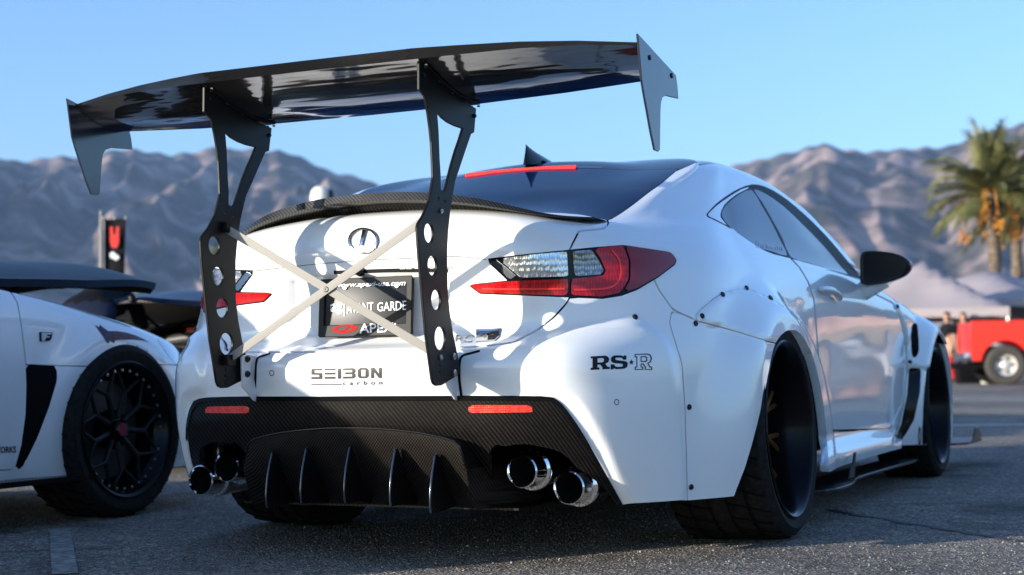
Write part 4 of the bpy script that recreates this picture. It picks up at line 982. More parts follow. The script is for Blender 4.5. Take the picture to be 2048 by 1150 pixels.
s2=lk(D('sticker',poly_mesh([[STK]]),[(188,687),(300,687),(300,649),(188,649)],mat('maroon_sticker',(.035,.006,.016),.35),None,bt2,.0015),c2)
lk(D('lettering',text_mesh('MICHELIN',.01,.2),[(226,677),(268,678),(264,670),(226,666)],mat('crimson_print',(.20,.008,.018),.4),None,bt2,.003),c2)
lk(D('lettering',text_mesh('WORKS',.02),[(-14,907),(31,905),(31,892),(-14,894)],mat('dark_red_print',(.07,.006,.006),.4),None,bt2,.003),c2)
q3=at(262,640,d=1)-CAMC; q3=CAMC+q3/np.dot(q3,FW)*8.7; T3=(q3[0],q3[1]+4.45,0)
M_pale=mat('pale_bonnet_liner',(.55,.50,.42),.4,.2)
c3,bt3=parked_car('parked_car',T3,M_blue,M_blue,11,'dark blue car beyond the white one with its bonnet lifted off a busy engine bay','cars parked in a row with bonnets open',False,M_pale); c3.rotation_euler=(0,0,math.pi)

# the row opposite, sunlit, that shows in the coupe's door
def copy_tree(o,parent=None):
    c=o.copy(); COL.objects.link(c); c.parent=parent
    for ch in o.children: copy_tree(ch,c)
    return c
c4=copy_tree(c2); c4.location=(4.3,14.6,0); c4.rotation_euler=(0,0,math.radians(172)); c4['label']='white coupe facing the other way, seen as a reflection in the nearest car door'
# ---------------------------------------------------------------- mountains
def vnoise(x,y,seed=0):
    xi=np.floor(x).astype(int); yi=np.floor(y).astype(int); xf=x-xi; yf=y-yi
    def h(a,b): 
        n=(a*374761393+b*668265263+seed*2147483)&0x7fffffff; n=((n^(n>>13))*1274126177)&0x7fffffff; return ((n^(n>>16))&0xffff)/65535.
    u=xf*xf*(3-2*xf); v=yf*yf*(3-2*yf)
    return (h(xi,yi)*(1-u)+h(xi+1,yi)*u)*(1-v)+(h(xi,yi+1)*(1-u)+h(xi+1,yi+1)*u)*v
def ridged(x,y,o=5,seed=0):
    a=1;s=0;t=0
    for k in range(o): s+=a*(1-np.abs(2*vnoise(x*2**k,y*2**k,seed+k)-1)); t+=a; a*=.52
    return s/t
RIDGE=[(-2600,330),(-1500,300),(-700,340),(-300,300),(0,315),(60,322),(130,312),(200,308),(270,296),(300,302),(345,314),(390,302),(430,290),(470,303),(510,297),(560,300),(610,318),(680,345),(740,362),(800,382),(900,430),(1000,450),(1100,445),(1200,420),(1300,390),(1400,355),(1480,333),(1520,318),(1560,308),(1610,302),(1657,281),(1700,297),(1740,306),(1800,294),(1830,298),(1880,296),(1930,283),(1990,262),(2060,245),(2200,240),(2500,270),(3200,310),(4600,340)]
ru=np.array([r[0] for r in RIDGE],float); rv=np.array([r[1] for r in RIDGE],float)
nu,nd=620,150
us=np.linspace(-2500,4500,nu); us=np.concatenate([np.linspace(-2500,-60,90),np.linspace(-50,2100,nu-180),np.linspace(2120,4500,90)])
V=np.zeros((len(us),nd,3))
hor=lambda u:575+FPX*math.tan(PIT)+(1024-u)*math.tan(-ROL)*1.0
for i,u in enumerate(us):
    d=at(u,735,d=1)-CAMC; d[2]=0; d/=np.linalg.norm(d)
    v=np.interp(u,ru,rv)+3*math.sin(u*.05)+2.0*math.sin(u*.13+1)
    q=at(u,v,d=1)-CAMC; el=q[2]/math.hypot(q[0],q[1])
    D1=5200+500*math.sin(u*.0021)+ (700 if u>1000 else 0)
    D0=2600
    t=np.linspace(0,1.25,nd)
    r=D0+(D1-D0)*t
    Hr=.55+el*D1
    base=np.where(t<1,np.clip(t,0,1)**1.15,1-(t-1)*1.6)
    x=CAMC[0]+d[0]*r; y=CAMC[1]+d[1]*r
    # spurs run down from the ridge
    rn=ridged(x/900+3,y/900,4,4)*.45+ridged(u/230.+.8*np.sin(t*3)+t*0,t*1.3+u*.0007,3,9)*.72
    env=np.sin(np.pi*np.clip(t,0,1))**.8*np.clip(t,0,1)
    z=Hr*base*(1)+ (rn-.74)*Hr*1.15*env
    z=np.minimum(z,.55+el*r*np.where(t<.995,.985,9)) 
    V[i,:,0]=x;V[i,:,1]=y;V[i,:,2]=np.maximum(z,-2)
I=np.arange(len(us)*nd).reshape(len(us),nd); Fq=np.stack([I[:-1,:-1],I[1:,:-1],I[1:,1:],I[:-1,1:]],-1).reshape(-1,4)
M_mtn=mat('chaparral_slope',(.2,.15,.12),.95,0,0,spec=.05)
tc=N(M_mtn,'ShaderNodeTexCoord'); nz1=N(M_mtn,'ShaderNodeTexNoise',Scale=.006,Detail=8,Roughness=.65); L(M_mtn,tc.outputs['Object'],nz1.inputs['Vector'])
r=ramp(M_mtn,nz1.outputs['Fac'],[(.38,(.045,.047,.04)),(.50,(.14,.11,.095)),(.62,(.37,.27,.235))]); L(M_mtn,r.outputs[0],BS(M_mtn).inputs['Base Color'])  # random scrub tones; the paler pinkish stop also paints in sunlit ridges
mt=ob('mountains',V.reshape(-1,3),Fq.tolist(),M_mtn,None,True); tag(mt,kind='structure')
# ---------------------------------------------------------------- ground
M_asph=mat('asphalt',(.05,.05,.05),.82,0,0,spec=.3)
m=M_asph; tc=N(m,'ShaderNodeTexCoord')
vo=N(m,'ShaderNodeTexVoronoi',Scale=115); L(m,tc.outputs['Object'],vo.inputs['Vector'])
n1=N(m,'ShaderNodeTexNoise',Scale=.35,Detail=5); L(m,tc.outputs['Object'],n1.inputs['Vector'])
n2=N(m,'ShaderNodeTexNoise',Scale=9,Detail=5); L(m,tc.outputs['Object'],n2.inputs['Vector'])
sepc=N(m,'ShaderNodeSeparateColor'); L(m,vo.outputs['Color'],sepc.inputs[0])
rc=ramp(m,sepc.outputs[0],[(0,(.09,.081,.07)),(.55,(.22,.195,.165)),(.86,(.36,.315,.265)),(1,(.58,.52,.45))])
rl=ramp(m,n1.outputs['Fac'],[(.30,(.55,.55,.56)),(.46,(.95,.94,.92)),(.68,(1.2,1.18,1.15))]); rm=ramp(m,n2.outputs['Fac'],[(.3,(.8,.8,.8)),(.7,(1.15,1.15,1.15))])
mx=N(m,'ShaderNodeMix',data_type='RGBA',blend_type='MULTIPLY'); mx.inputs[0].default_value=1; L(m,rc.outputs[0],mx.inputs[6]); L(m,rl.outputs[0],mx.inputs[7])
mx2=N(m,'ShaderNodeMix',data_type='RGBA',blend_type='MULTIPLY'); mx2.inputs[0].default_value=1; L(m,mx.outputs[2],mx2.inputs[6]); L(m,rm.outputs[0],mx2.inputs[7])
n3=N(m,'ShaderNodeTexNoise',Scale=1.6,Detail=4,Roughness=.55); L(m,tc.outputs['Object'],n3.inputs['Vector'])
rs=ramp(m,n3.outputs['Fac'],[(.32,(.40,.40,.41)),(.44,(1,1,1)),(.62,(1,1,1)),(.70,(1.35,1.3,1.24))])
mx3=N(m,'ShaderNodeMix',data_type='RGBA',blend_type='MULTIPLY'); mx3.inputs[0].default_value=1; L(m,mx2.outputs[2],mx3.inputs[6]); L(m,rs.outputs[0],mx3.inputs[7])
L(m,mx3.outputs[2],BS(m).inputs['Base Color'])
bp=N(m,'ShaderNodeBump',Strength=1.0,Distance=.010); ad=N(m,'ShaderNodeMath',operation='ADD'); L(m,vo.outputs['Distance'],ad.inputs[0]); L(m,n2.outputs['Fac'],ad.inputs[1]); L(m,ad.outputs[0],bp.inputs['Height']); L(m,bp.outputs[0],BS(m).inputs['Normal'])
g=ob('ground',[(-9000,-60,0),(9000,-60,0),(9000,9000,0),(-9000,9000,0)],[(0,1,2,3)],M_asph,smooth=False); tag(g,kind='structure')
# stones of the worn surface near the lens
def rndpoly(c,rx,ry,n,rot):
    return [(c[0]+math.cos(rot)*rx*math.cos(a)*q-math.sin(rot)*ry*math.sin(a)*q,c[1]+math.sin(rot)*rx*math.cos(a)*q+math.cos(rot)*ry*math.sin(a)*q) for a,q in ((2*math.pi*k/n,random.uniform(.75,1.15)) for k in range(n))]
M_gravel=mat('loose_stone',(.18,.165,.15),.8); noise_col(M_gravel,40,(.05,.048,.045),(.30,.27,.24))
n_=26000
uu=RNG.uniform(-60,2110,n_); dd=3.0+RNG.power(1.3,n_)*5.5; ss=RNG.uniform(.0012,.0032,n_)*(1+.8*(RNG.random(n_)>.93))
V=np.zeros((n_,10,3)); ang_=RNG.uniform(0,6.28,n_); 
dirs=FW[None,:2]*1+CR[None,:2]*((uu-1024)/FPX)[:,None]; dirs/=np.linalg.norm(dirs,axis=1)[:,None]
cx_=CAMC[:2]+dirs*dd[:,None]
for k in range(5):
    a=ang_+2*math.pi*k/5; q=ss*RNG.uniform(.75,1.2,n_)
    V[:,k,0]=cx_[:,0]+np.cos(a)*q; V[:,k,1]=cx_[:,1]+np.sin(a)*q
    V[:,5+k,0]=cx_[:,0]+np.cos(a)*q*.55; V[:,5+k,1]=cx_[:,1]+np.sin(a)*q*.55; V[:,5+k,2]=ss*RNG.uniform(.5,.95,n_)
base_=(np.arange(n_)*10)
F=[]
for k in range(5): F+=np.stack([base_+k,base_+(k+1)%5,base_+5+(k+1)%5,base_+5+k],1).tolist()
F+=[list(r) for r in (base_[:,None]+np.arange(5,10)[None]).tolist()]
V=V.reshape(-1,3)
st_=ob('gravel',V,F,M_gravel,None,False); tag(st_,kind='stuff')
# worn paint stripe, cracks and stains
M_line=mat('worn_paint',(.30,.29,.27),.8); noise_col(M_line,30,(.15,.135,.118),(.36,.335,.30),6,.42,.66)
def strip(name,a,b,w,m,z=.004,n=12,wob=0):
    a=Vector(a);b=Vector(b); s=(b-a).cross(Vector((0,0,1))).normalized()*w/2; V=[]
    for k in range(n+1):
        p=a.lerp(b,k/n); o=s.normalized()*random.uniform(-wob,wob) if wob else Vector((0,0,0)); kk=random.uniform(.6,1.3) if wob else 1
        V+=[p+s*kk+o,p-s*kk+o]
    for v in V: v.z=z
    return tag(ob(name,V,[(2*k,2*k+1,2*k+3,2*k+2) for k in range(n)],m,smooth=False),kind='structure')
g0=lambda px,py: (*at(px,py,z=0)[:2],0)
strip('parking_line',g0(130,1150),g0(120,1060),.07,M_line)
M_tar=mat('tar_seam',(.012,.012,.012),.6)
for a,b,w_ in (((0,1010),(420,985),.02),((330,1043),(470,1028),.012),((0,1105),(220,1098),.015),((1650,1020),(2048,1085),.03),((1760,1010),(2048,1005),.014),((1900,965),(2048,972),.012)):
    strip('crack',g0(*a),g0(*b),w_,M_tar,.003,26,.012)
M_pline=mat('lot_paint',(.55,.54,.52),.7)
for px,py,ln in ((1985,800,12),(1985,852,9)): 
    a=g0(1800,py); b=g0(2200,py-3); strip('lot_marking',a,b,.20,M_pline,.004,2)
# ---------------------------------------------------------------- palms
M_bark=noise_col(mat('palm_bark',(.2,.14,.1),.9),6,(.06,.045,.033),(.19,.14,.10),bump=.6,bdist=.05); M_leaf=mat('palm_leaf',(.06,.085,.025),.5); noise_col(M_leaf,1.2,(.075,.085,.028),(.20,.19,.075)); M_date=mat('date_fruit',(.55,.22,.02),.5)
M_dead=mat('dry_frond',(.30,.21,.10),.8)
def palm(px,depth,vtop,lean,label,seed):
    random.seed(seed); b=at(px,735,d=1)-CAMC; b=CAMC+b/np.dot(b,FW)*depth; base=Vector((b[0],b[1],0))
    hz=float(at(px,vtop,d=1)[2]); q=at(px,vtop,d=1)-CAMC; top=CAMC+q/np.dot(q,FW)*depth; h=top[2]
    root=empty('palm_tree',base,label=label,cat='palm tree',group='date palms beyond the tents')
    P=[];R_=[]
    for k in range(15):
        t=k/14; P.append((lean*math.sin(t*2.2)*.5-lean*.5*math.sin(2.2)*t,0,h*t)); R_.append(.26*(1-.25*t)+(.10 if k%2 else 0)*.25+(.16 if t>.9 else 0)+(.08 if t<.05 else 0))
    MB().tube(P,R_,12).build('trunk',M_bark,root,smooth=True)
    V=[];F=[];VD=[];FD=[]
    T=Vector((0,0,h))
    for k in range(62):
        az=k*2.399963+random.uniform(-.2,.2); el=math.radians(random.choice([80,70,60,50,38,27,15,4,-7])+random.uniform(-6,6)); Lf=random.uniform(2.2,2.9)
        d=Vector((math.cos(az)*math.cos(el),math.sin(az)*math.cos(el),math.sin(el))); p=T.copy(); pts=[p.copy()]
        for s in range(11):
            p=p+d*Lf/11; d=(d+Vector((0,0,-.055-.020*s*.5))).normalized(); pts.append(p.copy())
        dead=el<math.radians(-15); VV,FF=(VD,FD) if dead else (V,F)
        side=Vector((-math.sin(az),math.cos(az),0))
        for s in range(1,11):
            a=pts[s]; t=(pts[s+1]-pts[s-1]).normalized() if s<11 else d; n=side.cross(t).normalized()
            w_=.62*math.sin(math.pi*min(1,(s/11)**.75*.92+.05))
            for sg in (1,-1):
                for e in range(4):
                    a=pts[s].lerp(pts[min(s+1,11)],e/4); tip=a+side*sg*w_*random.uniform(.8,1.1)+t*.42+n*random.uniform(.05,.25)+Vector((0,0,-.10)); bb=len(VV); wv=t*.035
                    VV+=[a-wv,a+wv,tip]; FF.append((bb,bb+1,bb+2))
        bb=len(VV)
        for q in pts: VV+=[q+side*.03,q-side*.03]
        FF+=[(bb+2*s,bb+2*s+1,bb+2*s+3,bb+2*s+2) for s in range(11)]
    ob('fronds',V,F,M_leaf,root,False)['kind']='stuff'
    if VD: ob('dry_fronds',VD,FD,M_dead,root,False)['kind']='stuff'
    for k in range(9):
        az=k*.7+random.random(); rr=random.uniform(.6,1.3); z=h-random.uniform(.35,1.5); c=Vector((rr*math.cos(az),rr*math.sin(az),z))
        mb=MB().tube([(0,0,h),(c.x*.6,c.y*.6,h+.1),tuple(c+Vector((0,0,.25)))],.02,5)
        for q in range(38):
            o=Vector((random.gauss(0,.10),random.gauss(0,.10),random.gauss(-.05,.17))); mb.sphere(c+o,.045,6,4)
        mb.build('date_cluster',M_date,root)['kind']='stuff'
    return root
palm(1993,56,385,.25,'tall date palm with orange fruit bunches, full crown left of its twin',3)
palm(2043,64,425,-.2,'shorter date palm cut by the right edge, behind its taller twin',8)
# ---------------------------------------------------------------- tents
M_tent=mat('tent_fabric',(.37,.315,.315),.8,0,0,spec=.2)
nzt=N(M_tent,'ShaderNodeTexNoise',Scale=1.3,Detail=3); bt_=N(M_tent,'ShaderNodeBump',Strength=.5,Distance=.15); L(M_tent,nzt.outputs[0],bt_.inputs['Height']); L(M_tent,bt_.outputs[0],BS(M_tent).inputs['Normal'])
def dpt(px,py,dep): q=at(px,py,d=1)-CAMC; return Vector(CAMC+q/np.dot(q,FW)*dep)
def tent(px,dep,vpeak,veave,wid,label,rot,wall=None):
    c=dpt(px,vpeak,dep); zp=c.z; ze=dpt(px,veave,dep).z
    root=empty('canopy_tent',(c.x,c.y,0),rot,label=label,cat='tent',group='pale canopy tents in the background')
    n=12; V=[];F=[]
    for i in range(n+1):
        for j in range(n+1):
            a=(i/n*2-1); b=(j/n*2-1); m_=max(abs(a),abs(b)); z=zp-(zp-ze)*(m_**.93)+.03*math.sin(a*7)*math.sin(b*6)*m_*(1-m_)*4-.14*math.sin(math.pi*m_)*(1-min(abs(a),abs(b))/max(m_,1e-6))
            V.append((a*wid/2,b*wid/2,z))
    F=[(i*(n+1)+j,(i+1)*(n+1)+j,(i+1)*(n+1)+j+1,i*(n+1)+j+1) for i in range(n) for j in range(n)]
    ob('canopy',V,F,M_tent,root,True)
    for sx,sy,ex,ey in ((-1,-1,1,-1),(1,-1,1,1),(1,1,-1,1),(-1,1,-1,-1)):
        m8=10; W=[]
        for k in range(m8+1):
            x=(sx+(ex-sx)*k/m8)*wid/2*1.001; y=(sy+(ey-sy)*k/m8)*wid/2*1.001
            W+=[(x,y,ze),(x,y,ze-.24-.03*math.sin(k*2))]
        ob('valance',W,[(2*k,2*k+1,2*k+3,2*k+2) for k in range(m8)],M_tent,root,True)
        MB().tube([(sx*wid*.49,sy*wid*.49,0),(sx*wid*.49,sy*wid*.49,ze)],.022,6).build('tent_leg',M_steel,root)
    return root
tent(1846,40,520,622,3.9,'pale canopy tent with pointed peak just right of the black door mirror',math.radians(12))
tent(1975,44,540,606,5.2,'wider pale canopy tent behind the red pickup bed',math.radians(-20))
tw=empty('tent_wall',dpt(2010,640,46),math.radians(-15),label='grey fabric wall hung behind the red pickup',cat='tent wall')
MB().box((0,0,-.1),(5.0,.03,1.9)).build('fabric',mat('grey_fabric',(.13,.14,.19),.85),tw); 
for x in (-2.5,0,2.5): MB().tube([(x,.05,-1.6),(x,.05,.85)],.025,6).build('pole',M_steel,tw)
# ---------------------------------------------------------------- red pickup
M_redp=mat('red_paint',(.70,.025,.012),.3,0,.6)
pk=dpt(1998,768,34); pk.z=0
TK=empty('pickup_truck',pk,YAW-math.radians(8),label='bright red pickup with its bed and chrome rear wheel in view at right',cat='pickup')
# built with its nose to +x, axle of the rear wheel at the origin
side=[(-.70,.60),(-.66,.52),(-.56,.52)]+[(.50*math.cos(a)-0,.46+.50*math.sin(a)) for a in np.linspace(math.radians(173),math.radians(7),14)]+[(.62,.52),(3.6,.52),(3.6,1.42),(1.5,1.42),(1.48,1.40),(-.70,1.40),(-.74,1.0)]
for y in (-.90,.86):
    plate(side,[],lambda a,b,h,y=y:(a,y+h,b),.04,'bed_side',M_redp,TK,.01)
plate([(-.85,.6),(.85,.6),(.85,1.36),(-.85,1.36)],[],lambda a,b,h:(-.70+h,a,b),.05,'tailgate',M_redp,TK,.01)
MB().box((.40,0,.72),(2.0,1.7,.05)).build('bed_floor',M_dark,TK)
cabp=[(1.55,.55),(3.6,.55),(5.2,.55),(5.25,1.15),(4.0,1.25),(3.4,1.95),(2.0,1.97),(1.6,1.42)]
plate(cabp,[],lambda a,b,h:(a,-.86+h,b),1.72,'cab',M_redp,TK,.02)
plate([(1.80,1.40),(2.65,1.40),(2.65,1.86),(2.05,1.86)],[],lambda a,b,h:(a,-.875+h,b),.01,'side_window',M_glass,TK,0); plate([(2.75,1.40),(3.6,1.40),(3.3,1.84),(2.75,1.86)],[],lambda a,b,h:(a,-.875+h,b),.01,'side_window',M_glass,TK,0)
MB().box((-.79,0,.62),(.12,1.7,.16)).build('rear_bumper',M_chrome,TK,bevel=.02)
MB().box((1.6,0,.42),(5.2,.9,.14)).build('chassis',M_dark,TK)
Y3=Matrix(((1,0,0),(0,0,-1),(0,1,0)))
for x in (0,3.75):
    for y,s in ((-.86,1),(.86,-1)):
        A=Y3 if s>0 else Matrix(((1,0,0),(0,0,1),(0,-1,0)))
        ty=MB().lathe([(.24,.09),(.27,.12),(.38,.13),(.425,.10),(.43,.05),(.43,-.10),(.38,-.13),(.24,-.10)],(x,y,.43),32,A,True).build('wheel',mat('dusty_tyre',(.05,.043,.035),.8) if (x==0 and s>0) else M_tyre,TK,auto=.6)
        MB().lathe([(.235,.10),(.22,.06),(.12,.03),(.09,.07),(.05,.09),(0,.09)],(x,y,.43),24,A).build('rim',mat('worn_alloy',(.62,.59,.54),.4,.4),ty,auto=.5)
        for k in range(5):
            a=2*math.pi*k/5; MB().box((x+.16*math.cos(a),y-s*.055,.43+.16*math.sin(a)),(.06,.012,.06)).build('rim_slot',M_dark,ty)
# ---------------------------------------------------------------- people
M_skin=mat('skin',(.42,.22,.14),.55); M_skin.node_tree.nodes['Principled BSDF'].inputs['Subsurface Weight'].default_value=.05
M_blackcloth=mat('black_cloth',(.012,.012,.014),.85,spec=.05); M_denim=mat('dark_denim',(.02,.025,.045),.85,spec=.05); M_khaki=mat('khaki_cloth',(.28,.20,.13),.85,spec=.05); M_hair=mat('dark_hair',(.015,.011,.009),.6); M_shoe=mat('shoe',(.03,.03,.03),.6); M_redcloth=mat('red_cloth',(.35,.02,.015),.8,spec=.05); M_bluecloth=mat('blue_cloth',(.05,.07,.20),.8,spec=.05)
def skinned(J,E,root_i=0,sub=2):
    """joints [(x,y,z,rx,ry)], edges -> one smooth skin"""
    me=bpy.data.meshes.new('figure'); me.from_pydata([j[:3] for j in J],E,[]); o=bpy.data.objects.new('figure',me); COL.objects.link(o)
    o.modifiers.new('skin','SKIN'); 
    for i,j in enumerate(J):
        sv=me.skin_vertices[0].data[i]; sv.radius=(j[3],j[4] if len(j)>4 else j[3]); sv.use_root=(i==root_i)
    s=o.modifiers.new('sub','SUBSURF'); s.levels=sub; s.render_levels=sub
    dg=bpy.context.evaluated_depsgraph_get(); dg.update(); m2=bpy.data.meshes.new_from_object(o.evaluated_get(dg)); bpy.data.objects.remove(o); return m2
def person(loc,rz,pose,shirt,trouser,label,group,shorts=False,hair=M_hair,cap=None):
    root=empty('person',loc,rz,label=label,cat='person',group=group)
    lean=pose.get('lean',0); s,c=math.sin(lean),math.cos(lean); P0=Vector((0,0,.93))
    up=lambda h,y=0,x=0: P0+Vector((x,h*s+y*c,h*c-y*s))
    sh=up(.47); nk=up(.56); hd=up(.68,.02)
    hip=.095
    J=[];E=[]
    def a(p,r,ry=None,con=None):
        J.append((*p,r,ry or r)); 
        if con is not None: E.append((con,len(J)-1))
        return len(J)-1
    pe=a(P0,.145,.105); ab=a(up(.16),.135,.10,pe); ch=a(up(.34),.155,.11,ab); tp=a(up(.46),.10,.085,ch); ne=a(nk,.055,.055,tp)
    h0=a(up(.62,.015),.066,.072,ne); h1=a(up(.70,.015),.080,.092,h0); h2=a(up(.785,.0),.058,.066,h1)
    st=pose.get('step',.06)
    mids={}
    for sd in (1,-1):
        k1=a((sd*hip,0,.86),.088,.09,pe); k2=a((sd*(hip+.01),st*sd*.5+.02,.48),.060,.062,k1); k3=a((sd*(hip+.02),st*sd-.01,.10),.040,.042,k2); k4=a((sd*(hip+.03),st*sd+.12,.035),.036,.03,k3)
        ax=a(up(.43,0,sd*.17),.058,.058,tp); aim=pose.get('arm',(.05,-1.0))
        el=Vector((sd*.05,aim[0],aim[1])).normalized(); e_=up(.43,0,sd*.19)+el*.29; b1=a(e_,.040,.040,ax)
        fo=Vector(pose.get('fore',(-.02*sd,.25,-1.0))).normalized(); fo.x*=sd if 'fore' in pose else 1; w_=e_+fo*.25; b2=a(w_,.027,.024,b1); hp=w_+fo*.075; b3=a(hp,.034,.018,b2); mids[sd]=(w_,hp,fo)
    me=skinned(J,E,0,2); o=bpy.data.objects.new('body',me); COL.objects.link(o); o.parent=root
    me.materials.clear()
    for m_ in (M_skin,shirt,trouser,M_shoe): me.materials.append(m_)
    waist=P0; ax_=Vector((0,s,c))
    for p in me.polygons:
        q=p.center; h=(q-P0).dot(ax_); p.use_smooth=True
        arm=any((q-(mids[sd][0]-mids[sd][2]*.12)).length<.235 or (q-mids[sd][1]).length<.14 for sd in (1,-1))
        if q.z<.075: p.material_index=3
        elif h<.03 and q.z<.97 and not arm: p.material_index=2 if not (shorts and q.z<.50) else 0
        elif h<.535 and not arm: p.material_index=1
        else: p.material_index=0
    # hair, ears, nose, fingers
    R3=Matrix.Rotation(-lean,3,'X'); hc=up(.715,-.012)
    hm=MB().sphere((0,0,0),(.083,.098,.093),16,10); keep_=[]
    Vh=[Vector(v) for v in hm.V]; Fh=[f for f in hm.F if not all((Vh[i].y>.035 and Vh[i].z<.045) or Vh[i].z<-.045 for i in f)]
    ob('cap' if cap else 'hair',[R3@v+hc for v in Vh],Fh,cap or hair,root)
    if cap: MB().box(tuple(R3@Vector((0,.12,.02))+hc),(.14,.11,.012),R3).build('cap_brim',cap,root,bevel=.004)
    f=MB()
    f.tube([R3@Vector((0,.085,.0))+hc,R3@Vector((0,.108,-.022))+hc,R3@Vector((0,.092,-.03))+hc],[.008,.014,.010],6)
    for sd in (1,-1): f.sphere(R3@Vector((sd*.084,-.004,-.018))+hc,(.012,.02,.03),8,6)
    f.build('face_detail',M_skin,root,smooth=True)['kind']='stuff'
    ey=MB()
    for sd in (1,-1): ey.sphere(R3@Vector((sd*.032,.083,.004))+hc,(.012,.008,.006),8,6)
    ey.box(tuple(R3@Vector((0,.088,-.058))+hc),(.045,.006,.008),R3); ey.build('eyes',M_hair,root)
    for sd in (1,-1):
        w_,hp,fo=mids[sd]; sidev=fo.cross(Vector((sd,0,0))).normalized(); fg=MB()
        for k in range(4):
            b=hp+sidev*(k-1.5)*.018+fo*.015; l=(.062,.072,.068,.052)[k]; curl=Vector((-sd*.4,0,-.15))
            fg.tube([b,b+fo*l*.5,b+(fo+curl*.6).normalized()*l*.95],[.009,.008,.006],6)
        b=hp+sidev*.036-fo*.03; fg.tube([b-sidev*.015,b+sidev*.02+fo*.02,b+sidev*.022+fo*.05],[.010,.009,.007],6)
        fg.build('fingers',M_skin,root,smooth=True)
    return root
q=dpt(172,640,8.7)
person((q.x,q.y,0),math.radians(25),{'lean':1.45,'arm':(.55,-.9),'fore':(.05,.9,-.45)},M_blackcloth,M_denim,'person in a black shirt bending into the engine bay of the dark blue car','')
for px,dp,rz,ps,shi,tr,lab in ((1897,37,2.6,{'arm':(.1,-1)},M_blackcloth,M_redcloth,'person in black top and red trousers standing under the tent left of the pickup'),
                           (1913,39,.6,{'arm':(.3,-1)},M_bluecloth,M_denim,'person in blue top standing behind the one in red trousers'),
                           (1930,37.5,3.4,{'arm':(.1,-1)},M_blackcloth,M_denim,'person all in black standing right beside the pickup tailgate')):
    p_=dpt(px,750,dp); person((p_.x,p_.y,0),rz,ps,shi,tr,lab,'people under the tents')
for x_,y_,rz,ps,shi,tr,sh_,lab in ((2.15,8.4,2.7,{'arm':(.35,-1),'fore':(.0,.7,-.5)},M_blackcloth,M_khaki,True,'person in black top and khaki shorts reflected at the front of the white door'),
                           (2.55,9.0,3.3,{'arm':(.1,-1)},M_blackcloth,M_denim,False,'person all in dark clothes reflected in the middle of the white door'),
                           (3.05,9.4,2.2,{'arm':(.5,-.8)},M_bluecloth,M_denim,False,'person in blue top reflected in the white door next to the reflected car')):
    person((x_,y_,0),rz,ps,shi,tr,lab,'people reflected in the door',sh_)
# clutter under the tent: folding table, crates, cool box
p_=dpt(1905,755,41); tb=empty('folding_table',(p_.x,p_.y,0),.2,label='dark folding table with bags under the tent',cat='table')
MB().box((0,0,.73),(1.8,.7,.04)).build('tabletop',M_trim,tb)
for sx in (-.8,.8):
    for sy in (-.3,.3): MB().tube([(sx,sy,0),(sx,sy,.71)],.02,6).build('leg',M_steel,tb)
p_=dpt(1945,765,36.0); cb=empty('cool_box',(p_.x,p_.y,0),.4,label='dark storage box on the ground behind the pickup wheel',cat='box'); MB().box((0,0,.2),(.7,.45,.4)).build('box_body',M_trim,cb,bevel=.03); MB().box((0,0,.43),(.72,.47,.05)).build('lid',M_trim,cb,bevel=.02)
p_=dpt(1975,760,35.2); wj=empty('water_jug',(p_.x,p_.y,0),label='pale round jug on the ground beside the pickup rear wheel',cat='jug'); MB().lathe([(0,0),(.14,0),(.15,.05),(.15,.28),(.10,.34),(.05,.36),(.05,.40),(0,.40)],(0,0,0),20).build('jug_body',mat('pale_plastic',(.7,.68,.6),.4),wj,smooth=True); MB().tube([(.10,0,.30),(.19,0,.28),(.17,0,.16)],.015).build('handle',M_trim,wj)
# ---------------------------------------------------------------- banner, post, bushes
p_=dpt(203,740,14); bn=empty('banner',(p_.x,p_.y,0),YAW,label='narrow black banner with red emblem on a silver pole left of the wing',cat='banner')
zt=dpt(203,432,14).z-0; sc=14/FPX
MB().tube([(0,0,0),(0,0,dpt(203,420,14).z)],[.020,.016],8).build('pole',M_alu,bn,smooth=True)
zb0=dpt(203,437,14).z; n=16; V=[];wd=45*sc
for k in range(n+1):
    t=k/n; 
    for x in (0,.33,.66,1): V.append((.03+wd*(x*(1-.10*math.sin(t*2)))-.02*t,.03*math.sin(x*5+t*3),zb0-t*1.25))
F=[(4*k+i,4*k+i+1,4*k+5+i,4*k+4+i) for k in range(n) for i in range(3)]
cl=ob('banner_cloth',V,F,M_blackcloth,bn,True)
xc=.03+wd*.5
RE=[(-.55,-.9),(-.8,-.4),(-.8,.95),(-.3,.95),(-.22,.35),(0,.15),(.22,.35),(.3,.95),(.8,.95),(.8,-.4),(.55,-.9),(.2,-1),(-.2,-1)]
ob('emblem',[(xc+.052*a,-.045,zb0-.17+.10*b) for a,b in RE],[tuple(range(len(RE)))],mat('red_emblem',(.75,.03,.02),.6),bn,False)
WB=[(-.9,.5),(-.3,.9),(.2,.4),(.8,.0),(.9,-.4),(.2,-.8),(-.2,-.5),(-.8,-.3)]
ob('emblem',[(xc+.05*a,-.045,zb0-.345+.05*b) for a,b in WB],[tuple(range(len(WB)))],M_whiteink,bn,False)
for k in (0,.5,1): MB().sphere((.03+wd*k,-.02,zb0+.005),.018,8,6).build('eyelet',M_alu,bn,smooth=True)
p_=dpt(645,740,24); lp=empty('lot_lamp',(p_.x,p_.y,0),YAW,label='pale rounded lamp head with dark side showing above the carbon spoiler',cat='lamp')
zc=dpt(645,392,24).z
MB().tube([(0,0,0),(0,0,zc-.2)],.07,10).build('pole',M_alu,lp,smooth=True)
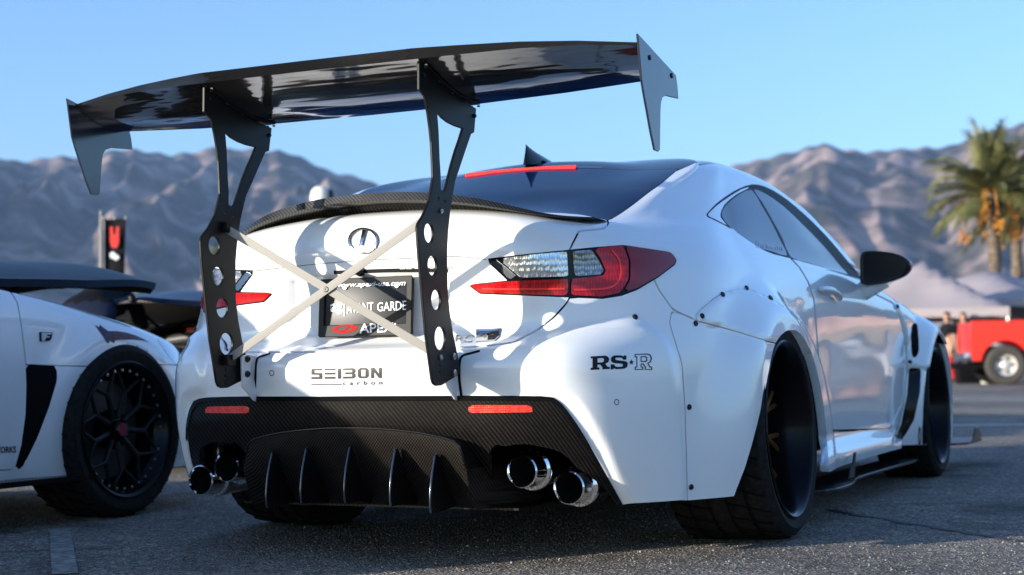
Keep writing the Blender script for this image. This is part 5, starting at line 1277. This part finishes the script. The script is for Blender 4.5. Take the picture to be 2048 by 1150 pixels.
MB().lathe([(.11,-.35),(.165,-.2),(.17,0),(.15,.10),(.09,.16),(0,.175)],(0,0,zc),20).build('lamp_head',mat('cream_housing',(.72,.68,.60),.5),lp,smooth=True)
MB().sphere((.16,-.02,zc+.0),(.06,.10,.13),12,8).build('lamp_glass',M_gloss,lp,smooth=True)
M_bush=mat('bush_leaf',(.07,.09,.025),.6); noise_col(M_bush,2,(.04,.055,.015),(.13,.14,.04))
def bush(px,dep,vtop,wid,label,seed):
    random.seed(seed); b=dpt(px,750,dep); h=dpt(px,vtop,dep).z; root=empty('tree',(b.x,b.y,0),label=label,cat='tree',group='small trees beyond the cars')
    MB().tube([(0,0,0),(.05,0,h*.35),(0,.1,h*.6)],[.13,.10,.06],8).build('trunk',M_bark,root,smooth=True)
    V=[];F=[]
    for k in range(9):
        c=Vector((random.uniform(-.5,.5)*wid,random.uniform(-.5,.5)*wid,h*random.uniform(.55,.9))); r=wid*random.uniform(.22,.34)
        for q in range(160):
            d=Vector((random.gauss(0,1),random.gauss(0,1),random.gauss(0,1))).normalized()*r*random.uniform(.5,1); p=c+d; t=Vector((random.gauss(0,1),random.gauss(0,1),random.gauss(0,1))).normalized()*.10; s_=t.cross(d).normalized()*.05; bb=len(V); V+=[p-t,p+s_,p+t,p-s_]; F.append((bb,bb+1,bb+2,bb+3))
    ob('crown',V,F,M_bush,root,False)['kind']='stuff'
bush(500,38,440,1.6,'yellow-green tree top seen left of the carbon boot spoiler',2)
bush(282,40,588,1.4,'low yellow-green tree above the dark blue bonnet at left',5)
# ---------------------------------------------------------------- air
M_haze=bpy.data.materials.new('haze'); M_haze.use_nodes=True; hn=M_haze.node_tree; hn.nodes.clear()
ho=hn.nodes.new('ShaderNodeOutputMaterial'); hv=hn.nodes.new('ShaderNodeVolumePrincipled'); hv.inputs['Color'].default_value=(.42,.64,1,1); hv.inputs['Density'].default_value=HAZE; hv.inputs['Anisotropy'].default_value=0.0
hn.links.new(hv.outputs[0],ho.inputs['Volume'])
MB().box((0,4400,600),(17000,8900,1210)).build('haze',M_haze)['kind']='stuff'
